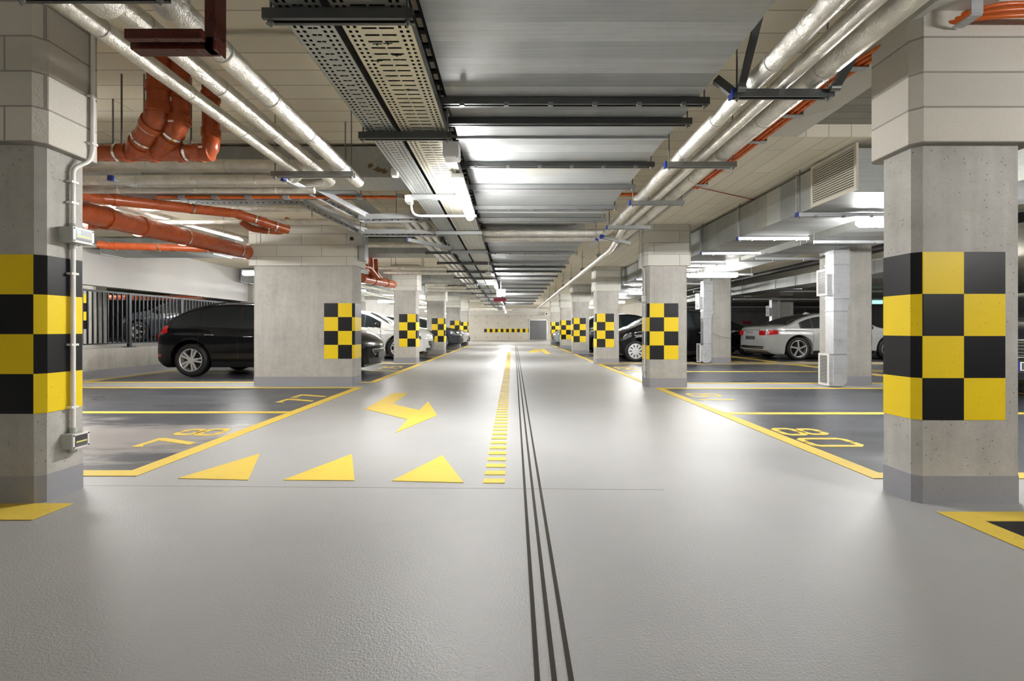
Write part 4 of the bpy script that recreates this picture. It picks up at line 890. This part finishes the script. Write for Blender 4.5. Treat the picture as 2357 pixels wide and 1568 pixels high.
class Car:
    def __init__(s, L, W, top, belt, wheels, R=.325, sill=.2, clear=.2, kx=.36, nose=.80, tail=.88, cowl=.72, header=.56, rhead=.14, rbase=.05, name='car', arch=.07):
        s.L, s.W, s.top, s.belt, s.wheels, s.R = L, W, top, belt, wheels, R
        s.sill, s.clear, s.kx, s.nose, s.tail = sill, clear, kx, nose, tail
        s.cowl, s.header, s.rhead, s.rbase, s.arch = cowl, header, rhead, rbase, arch
    def X(s, t): return (t-.5)*s.L
    def PX(s, t, y):
        q = (y/(s.W/2))**2; f = max(0, (t-.80)/.20); r = max(0, (.12-t)/.12)
        return s.X(t)-.30*q*f**1.5+.12*q*r**1.5
    def face(s, name, mat, root, t, z0, z1, f0, f1=None, off=.006, nu=14, nv=3):
        f1 = f1 or f0
        def fn(u, v):
            z = z0+(z1-z0)*v; y = (2*u-1)*(f0+(f1-f0)*v)*s.hw(t, z)
            return (s.PX(t, y)+(off if t > .5 else -off), y, z)
        return MB().grid(fn, nu, nv).build(name, mat, root, local=True)
    def zt(s, t): return interp(s.top, t)
    def zb(s, t):
        z = s.clear+(.12*max(0, (.06-t)/.06)**1.5 if t < .06 else 0)+(.04*max(0, (t-.95)/.05))
        x = s.X(t)
        for wx in s.wheels:
            d = abs(x-s.X(wx)); Ra = s.R+s.arch
            if d < Ra: z = max(z, s.R+math.sqrt(Ra*Ra-d*d))
        return z
    def hw(s, t, z):
        W2 = s.W/2
        u = max(0, (t-.80)/.20); v = max(0, (.10-t)/.10)
        pl = 1-(1-s.nose)*(u**2.4)-(1-s.tail)*(v**2.4)
        b = interp(s.belt, t)
        if z <= b:
            q = (z-.62)/.45; side = 1-.05*q*q if z > .62 else 1-.09*((.62-z)/.5)**2
            side += -.012*math.exp(-((z-(b-.10))/.03)**2)+.008*math.exp(-((z-(b-.17))/.04)**2)
        else:
            qb = (b-.62)/.45; side = 1-.05*qb*qb-(z-b)*s.kx/W2-.01
        return W2*pl*side
    def ring(s, t, n=16, mtop=8):
        zt_ = s.zt(t); zb_ = min(s.zb(t), zt_-.06); r = min(.07, (zt_-zb_)*.35); b = interp(s.belt, t)
        ze = zt_-r; pts = [(0, zb_+.0)]
        y0 = s.hw(t, zb_)
        pts.append((y0*.75, zb_)); pts.append((y0-.015, zb_)); pts.append((y0, zb_+.02))
        zs = [zb_+.02+(ze-zb_-.02)*(i/n) for i in range(1, n+1)]
        if b-.01 > zb_+.05 and b < ze-.03:
            k = min(range(len(zs)), key=lambda i: abs(zs[i]-b)); zs[k] = b
        for z in zs: pts.append((s.hw(t, z), z))
        ye = s.hw(t, ze); rr = r*1.1
        for k in range(1, 5):
            a = PI/2*k/4; pts.append((ye-rr*(1-math.cos(a)), ze+r*math.sin(a)))
        yt = ye-rr
        for k in range(1, mtop+1):
            y = yt*(1-k/mtop); pts.append((y, zt_+.025*(1-(y/yt)**2)))
        return pts, yt
    def topz(s, t, y):
        pts, yt = s.ring(t); return s.zt(t)+.025*(1-min(1, abs(y)/yt)**2)
    def body(s, mat, root, mats_extra=None):
        ts = sorted(set([0, .004, .01, .018, .03, .97, .982, .991, .997, 1]+[i/110 for i in range(1, 110)]+[wx+sg*(s.R+s.arch)*f/s.L for wx in s.wheels for sg in (-1, 1) for f in (1.001, .995, .97, .9, .75)]))
        m = MB(); rings = []
        for t in ts:
            pts, _ = s.ring(t)
            full = pts+[(-y, z) for y, z in pts[-2:0:-1]]
            # soften the ends: pull the extreme stations in towards their middle
            rings.append([(s.PX(t, y), y, z) for y, z in full])
        n = len(rings[0]); vs = [p for r in rings for p in r]
        fs = [(i*n+k, i*n+(k+1) % n, (i+1)*n+(k+1) % n, (i+1)*n+k) for i in range(len(rings)-1) for k in range(n)]
        m.add(vs, fs, 0, True); 
        for t in (0, 1):
            zt_, zb_ = s.zt(t), min(s.zb(t), s.zt(t)-.06); r = min(.07, (zt_-zb_)*.35)
            def fn(u, v):
                z = zb_+(zt_-zb_)*v; k = max(0, (z-(zt_-r))/r); h = s.hw(t, min(z, zt_-r))-r*1.1*(1-math.sqrt(max(0, 1-k*k))); y = (2*u-1)*h
                return (s.PX(t, y), y, z+(.025*(1-(y/h)**2) if v > .999 else 0))
            m.grid(fn, 16, 10)
        o = m.build('body', mat, root, local=True)
        md = o.modifiers.new('edges', 'EDGE_SPLIT'); md.split_angle = math.radians(42)
        return o
    def patch(s, name, mat, root, t0, t1, lo, hi, off=.004, nu=18, nv=6, side=(1, -1)):
        for sg in side:
            def fn(u, v):
                t = t0+(t1-t0)*u; l, h = lo(t), hi(t); z = l+(h-l)*v
                y = s.hw(t, z)+off
                return (s.PX(t, y)+off*.5*(t > .9), sg*y, z)
            o = MB().grid(fn, nu, nv, 0, True).build(name, mat, root, local=True)
        return o
    def screen(s, name, mat, root, t0, t1, f=.93, off=.006):
        m = MB()
        def fn(u, v):
            t = t0+(t1-t0)*u; pts, yt = s.ring(t); y = yt*f*(2*v-1)
            return (s.PX(t, y), y, s.topz(t, y)+off)
        m.grid(fn, 10, 12); return m.build(name, mat, root, local=True)
def wheel_mesh(R, W=.2, rim=.68, spokes=5, style='alloy', mat=None):
    """returns builders for tyre and rim, axis along local y, outer face at -y"""
    ty = MB(); prof = [(rim*R, -W*.42), (rim*R+.01, -W*.5), (R*.86, -W*.52), (R*.96, -W*.46), (R, -W*.34), (R, W*.34), (R*.95, W*.48), (rim*R, W*.45)]
    n = 40; vs = []
    for r, y in prof:
        for k in range(n): a = 2*PI*k/n; vs.append((r*math.cos(a), y, r*math.sin(a)))
    ty.add(vs, [(i*n+k, (i+1)*n+k, (i+1)*n+(k+1) % n, i*n+(k+1) % n) for i in range(len(prof)-1) for k in range(n)], 0, True)
    rm = MB(); rr = rim*R
    prof = [(rr, W*.2), (rr*.99, -W*.44), (rr*1.01, -W*.47), (rr*.94, -W*.47), (rr*.90, -W*.38), (rr*.9, W*.2)]
    vs = []
    for r, y in prof:
        for k in range(n): a = 2*PI*k/n; vs.append((r*math.cos(a), y, r*math.sin(a)))
    rm.add(vs, [(i*n+k, (i+1)*n+k, (i+1)*n+(k+1) % n, i*n+(k+1) % n) for i in range(len(prof)-1) for k in range(n)], 0, True)
    rm.cyl((0, -W*.44, 0), (0, W*.1, 0), rr*.17, 16)
    if style == 'cover':   # steel wheel cover with short slots at the edge
        vs = [(0, -W*.46, 0)]+[(rr*.93*math.cos(2*PI*k/n), -W*.42, rr*.93*math.sin(2*PI*k/n)) for k in range(n)]
        rm.add(vs, [(0, k+1, (k+1) % n+1) for k in range(n)], 0, True)
        for k in range(spokes):
            a = 2*PI*k/spokes; d = Vector((math.cos(a), 0, math.sin(a))); rm.obox(d*rr*.5+Vector((0, -W*.46, 0)), d*rr*.84+Vector((0, -W*.44, 0)), .018+rr*.06, .006, up=(0, 1, 0), mi=1)
    else:
        for k in range(spokes):
            a = 2*PI*k/spokes; d = Vector((math.cos(a), 0, math.sin(a))); tn = Vector((-math.sin(a), 0, math.cos(a)))
            for sg in ((-1, 1) if style == 'twin' else (0,)):
                p = d*rr*.12+Vector((0, -W*.40, 0))+tn*sg*rr*.05; q = d*rr*.95+Vector((0, -W*.43, 0))+tn*sg*rr*.17
                if style == 'swirl': q = (d*.85+tn*.36).normalized()*rr*.95+Vector((0, -W*.43, 0))
                wd = rr*(.17 if style == 'twin' else .20 if style == 'swirl' else .24); dd = (q-p).normalized(); nn = dd.cross(Vector((0, 1, 0))).normalized()
                vv = [p-nn*wd*.8/2, p+nn*wd*.8/2, q+nn*wd/2, q-nn*wd/2]; bk = Vector((0, W*.14, 0))
                rm.add(vv+[x+bk for x in vv], [(0, 1, 2, 3), (7, 6, 5, 4), (0, 4, 5, 1), (1, 5, 6, 2), (2, 6, 7, 3), (3, 7, 4, 0)], 0)
    # dark brake disc behind
    rm.cyl((0, W*.12, 0), (0, W*.16, 0), rr*.9, 24, 1)
    return ty, rm
def car(loc, rz, label, spec, paint, wheel=dict(), plate=None, sidecut=None, z=0, windows=None, tailh=(.78, .98), headh=(.62, .78), extras=()):
    K = Car(**spec); root = thing('car', label, 'car', (loc[0], loc[1], z), rz)
    K.body(paint, root)
    b = lambda t: interp(K.belt, t)
    wd = windows or [(.10, .20), (.215, .40), (.415, .60), (.61, .68)]
    hi = lambda t: max(b(t)+.028, K.zt(t)-.088)
    lo = lambda t: b(t)+.025
    allt0, allt1 = wd[0][0], wd[-1][1]
    fr = K.patch('window_surround', BLKP, root, allt0-.012, allt1+.01, lambda t: b(t)+.006, lambda t: max(b(t)+.008, K.zt(t)-.072), .007, 60, 8)
    for a, c in wd: K.patch('side_window', GLS, root, a, c, lo, hi, .010, 16, 8)
    K.screen('windshield', GLS, root, K.header+.005, K.cowl)
    K.screen('rear_window', GLS, root, K.rbase, K.rhead)
    # door seams, sill, lights
    m = MB()
    for t in (wd[1][0]-.004, wd[2][0]-.008, wd[3][1]+.012):
        for sg in (-1, 1):
            z0 = K.sill+.1; z1 = b(t)
            for k in range(8):
                za, zb = z0+(z1-z0)*k/8, z0+(z1-z0)*(k+1)/8
                m.add([(K.X(t)-.004, sg*(K.hw(t, za)+.002), za), (K.X(t)+.004, sg*(K.hw(t, za)+.002), za), (K.X(t)+.004, sg*(K.hw(t, zb)+.002), zb), (K.X(t)-.004, sg*(K.hw(t, zb)+.002), zb)], [(0, 1, 2, 3)])
    m.build('door_seam', BLKP, root, local=True)
    wt0, wt1 = K.wheels; ra = (K.R+K.arch)/K.L
    K.patch('sill_trim', BLKP, root, wt0+ra+.003, wt1-ra-.003, lambda t: K.clear+.01, lambda t: K.clear+.11, .006, 16, 2)
    for sg in (-1, 1):
        for t in (wd[1][0]+.045, wd[2][0]+.04):
            zz = b(t)-.14; x = K.X(t); y = sg*(K.hw(t, zz)+.022)
            MB().tube([(x-.09, y-sg*.02, zz), (x-.07, y, zz), (x+.07, y, zz), (x+.09, y-sg*.02, zz)], .011, 8).build('door_handle', CHR if paint in (P_BLACK,) else paint, root, local=True)
        t = wd[3][1]-.01; zz = b(t)+.06; x = K.X(t); y = sg*(K.hw(t, zz)+.02)
        m = MB(); nn = 8
        def mir(u, v):
            a = 2*PI*u; e = PI*(v-.5); return (x+.06*math.cos(e)*math.cos(a), y+sg*.10+.11*math.cos(e)*math.sin(a), zz+.035+.075*math.sin(e))
        m.grid(mir, 14, 8); m.obox((x+.02, y-sg*.02, zz-.02), (x, y+sg*.07, zz), .05, .03); m.build('side_mirror', BLKP, root, local=True)
    th, hh = tailh, headh
    K.patch('tail_lamp', TAIL, root, .002, .075, lambda t: th[0]+.5*t, lambda t: min(K.zt(t)-.07, th[1]-.9*t*t), .008, 10, 5)
    K.patch('head_lamp', LENS, root, .885, .992, lambda t: hh[0]+(.99-t)*1.1, lambda t: min(K.zt(t)-.055, hh[1]-.02+(.99-t)*.9), .008, 12, 5)
    # nose: grille, lower intake, plate, badge
    xn = K.X(1)
    gz0, gz1 = spec.get('_g', (0, 0)) if False else (.42, min(.60, K.zt(1)-.05))
    yy = K.hw(1, .5)
    gr_ = K.face('grille', BLKP, root, 1, gz0, gz1, .52, .62)
    m = MB()
    pass
    ring_ = [((2*k/8-1)*yy*.52, gz0) for k in range(9)]+[((1-2*k/8)*yy*.62, gz1) for k in range(9)]; ring_.append(ring_[0])
    m.tube([(K.PX(1, y_)+.008, y_, z_) for y_, z_ in ring_], .008, 8); m.build('grille_trim', CHR, gr_, local=True)
    K.face('lower_intake', BLKP, root, 1, .25, .35, .8)
    MB().box(xn-.02, xn+.016, -.26, .26, .35, .46).build('plate', GREY6, root, local=True)
    xt = K.X(0); MB().box(xt-.012, xt+.02, -.26, .26, .62, .73).build('plate', GREY6 if paint != P_WHITE else PLATE, root, local=True)
    K.face('rear_diffuser', BLKP, root, 0, .33, .42, .85)
    # underbody so that one cannot look through
    MB().box(K.X(.04), K.X(.96), -K.W*.36, K.W*.36, K.clear-.02, K.clear+.28).build('underbody', BLKP, root, local=True)
    ty, rm = wheel_mesh(K.R, .21, **{k: v for k, v in wheel.items() if k in ('rim', 'spokes', 'style')}); first = None
    rmat = wheel.get('mat', ALLOY)
    for wx in K.wheels:
        for sg in (-1, 1):
            yc = sg*(K.W/2-.125)
            if first is None:
                o = ty.build('wheel', RUB, root, local=True); r_ = rm.build('rim', [rmat, BLKP], o, local=True); first = o
            else:
                o = copy_tree(first, root)
            o.location = (K.X(wx), yc, K.R); o.rotation_euler = (0, 0, 0 if sg < 0 else PI)
    for f in extras: f(K, root)
    return root, K
HATCH = dict(L=4.36, W=1.80, R=.33, top=[(0, .62), (.004, .74), (.02, .90), (.05, 1.06), (.10, 1.22), (.165, 1.36), (.24, 1.43), (.36, 1.47), (.48, 1.455), (.56, 1.40), (.66, 1.20), (.735, 1.02), (.80, .97), (.88, .91), (.94, .83), (.975, .74), (.995, .64), (1, .58)],
    belt=[(0, .98), (.15, .985), (.5, .93), (.75, .90), (1, .80)], wheels=(.185, .79), rbase=.055, rhead=.155, header=.56, cowl=.725, clear=.19, kx=.42)
SUV = dict(L=4.45, W=1.84, R=.355, top=[(0, .70), (.004, .82), (.02, .98), (.04, 1.10), (.09, 1.30), (.15, 1.45), (.24, 1.53), (.40, 1.56), (.50, 1.53), (.57, 1.46), (.66, 1.27), (.735, 1.10), (.80, 1.06), (.88, 1.0), (.94, .93), (.975, .84), (.995, .72), (1, .62)],
    belt=[(0, 1.06), (.2, 1.05), (.5, 1.0), (.75, .97), (1, .86)], wheels=(.185, .795), rbase=.045, rhead=.14, header=.57, cowl=.725, clear=.22, kx=.40)
SALOON = dict(L=4.76, W=1.85, R=.35, top=[(0, .72), (.004, .88), (.012, .98), (.03, 1.015), (.09, 1.04), (.15, 1.07), (.22, 1.22), (.30, 1.35), (.38, 1.42), (.46, 1.44), (.54, 1.42), (.60, 1.33), (.68, 1.14), (.74, 1.0), (.82, .95), (.90, .88), (.95, .80), (.985, .70), (1, .58)],
    belt=[(0, .96), (.15, .965), (.5, .93), (.75, .88), (1, .78)], wheels=(.215, .80), rbase=.155, rhead=.32, header=.585, cowl=.725, clear=.18, kx=.44, tail=.86)
MINI = dict(L=3.3, W=1.66, R=.31, top=[(0, .65), (.005, .80), (.02, .98), (.05, 1.18), (.09, 1.36), (.16, 1.46), (.30, 1.50), (.46, 1.50), (.56, 1.44), (.68, 1.27), (.80, 1.06), (.86, .98), (.92, .90), (.96, .82), (.985, .73), (1, .62)],
    belt=[(0, 1.0), (.3, .98), (.6, .93), (.8, .88), (1, .82)], wheels=(.17, .825), rbase=.04, rhead=.11, header=.575, cowl=.84, clear=.2, kx=.38)
W4 = [(.085, .195), (.205, .355), (.375, .55), (.56, .66)]
# Scala-like black hatchback: nose towards the aisle
def scala_x(K, root):
    MB().tube([(K.X(.16), -.66, K.zt(.16)+.0), (K.X(.3), -.66, K.zt(.3)+.03), (K.X(.5), -.66, K.zt(.5)+.03), (K.X(.56), -.66, K.zt(.56)+.01)], .012, 8).build('roof_rail', BLKP, root, local=True)
    K.patch('rear_reflector', TAIL, root, .006, .03, lambda t: .40, lambda t: .45, .006, 4, 2)
car((-5.02, 9.13+.9), 0, 'shiny black hatchback parked behind the wide pier on the left', HATCH, P_BLACK, dict(style='twin', spokes=5, rim=.70), windows=[(.10, .215), (.228, .395), (.41, .575), (.585, .665)], tailh=(.84, 1.02), extras=(scala_x,))
car((-4.85, 14.3+.92), 0, 'white crossover parked between wide pier and slim column on the left', SUV, P_WHITE, dict(style='twin', spokes=5, rim=.68, mat=ALLOY), windows=W4)
car((-4.82, 18.6), 0, 'dark grey estate car with its nose past the slim column', HATCH, P_DARK, windows=W4)
car((-4.70, 23.2), 0, 'dark blue-grey car parked before the silver car on the left', SUV, P_DARK, windows=W4)
car((-4.65, 26.9), 0, 'silver car farthest down the left row', HATCH, P_SILV, windows=W4)
# right row
def mini_x(K, root): pass
car((3.02+1.65, 13.35+.83), PI, 'small black hatchback with round slotted wheel covers right of the aisle', MINI, P_BLACK, dict(style='cover', spokes=10, rim=.72, mat=ALLOY), windows=[(.06, .18), (.20, .38), (.40, .60), (.615, .70)])
car((2.75+2.2, 18.4+.92), 0, 'tall black car parked behind the small black hatchback', SUV, P_BLACK, dict(style='alloy', spokes=5, rim=.7), windows=W4)
car((2.55+2.2, 23.2), 0, 'black car with glowing red tail lamps between two far right columns', HATCH, P_BLACK, windows=W4)
car((2.35+2.2, 27.0), PI, 'blue-grey car beside the farthest right column', HATCH, P_BLUE, windows=W4)
car((9.25-2.1, 16.5+.9), 0, 'black car whose headlight shows behind the silver saloon boot', MINI | dict(L=4.2), P_BLACK, windows=W4)
def volvo_x(K, root):
    xt = K.X(0)
    MB().box(xt-.01, xt+.04, -.48, .48, .93, .96).build('boot_lip', P_SILV, root, local=True)
    m = MB(); m.tube([(K.X(.36), 0, K.zt(.36)+.02), (K.X(.375), 0, K.zt(.375)+.055), (K.X(.40), 0, K.zt(.40)+.035)], [.02, .035, .01], 10); m.build('roof_antenna', P_SILV, root, local=True)
    lettering('boot_lettering', 'VOLVO', .075, CHR, root, (xt-.013, 0, .82), (PI/2, 0, -PI/2), 1.8, 'CENTER')
    for sg in (-1, 1): MB().box(xt+.02, xt+.09, sg*.5, sg*.74, .76, .90).build('tail_lamp', TAIL, root, local=True)
    MB().tube([(xt+.07, -.75, .40), (xt+.03, -.55, .36), (xt-.005, 0, .36), (xt+.03, .55, .36), (xt+.07, .75, .40)], .014, 8).build('bumper_trim', CHR, root, local=True)
car((7.72+2.38, 14.0+.93), 0, 'silver white saloon with red tail lamps seen between the two duct risers', SALOON, P_SILV, dict(style='swirl', spokes=5, rim=.74, mat=ALLOY), windows=[(.235, .30), (.31, .44), (.46, .60), (.605, .665)], tailh=(.76, .92), extras=(volvo_x,))
# dark car at the right picture edge, facing the camera
def edge_x(K, root):
    xn = K.X(1)
    m = MB()
    for k in range(5): m.box(xn-.01, xn+.03, -.60, .60, .58+k*.045, .59+k*.045)
    m.tube([(xn+.02, -.56, .56), (xn+.02, .56, .56), (xn+.02, .64, .80), (xn+.02, -.64, .80), (xn+.02, -.56, .56)], .012, 8); m.build('grille_bar', CHR, root, local=True)
    MB().box(xn-.2, xn+.01, -.62, .62, .55, .80).build('grille_panel', BLKP, root, local=True)
    p = MB().box(xn+.015, xn+.02, -.26, .26, .38, .50).build('front_plate', PLATE, root, local=True)
    MB().box(xn+.02, xn+.022, -.26, -.215, .38, .50).build('plate_band', BLUE, p, local=True)
    lettering('plate_text', 'BA', .13, BLKP, p, (xn+.0215, -.205, .395), (PI/2, 0, PI/2))
car((8.705, 7.75), PI*1.25, 'dark car with chrome grille bars cut by the right picture edge', SUV, P_DARK, windows=W4, extras=(edge_x,))
# car on the ramp
car((at(262, 0, 16).x+2.1, 16.95), PI, 'dark grey off-road car on the ramp behind the railing', SUV | dict(R=.36, kx=.34), P_DARK, dict(style='alloy', spokes=5, rim=.66), z=.5, windows=W4)
t = drain([(-15, 14.2, 1.95), (-9.5, 14.2, 1.90)], .08, 'dull red pipe strip just visible under the white wall edge'); hangers(t, [(-13, 14.2, 1.95), (-10.5, 14.2, 1.92)], CEIL)
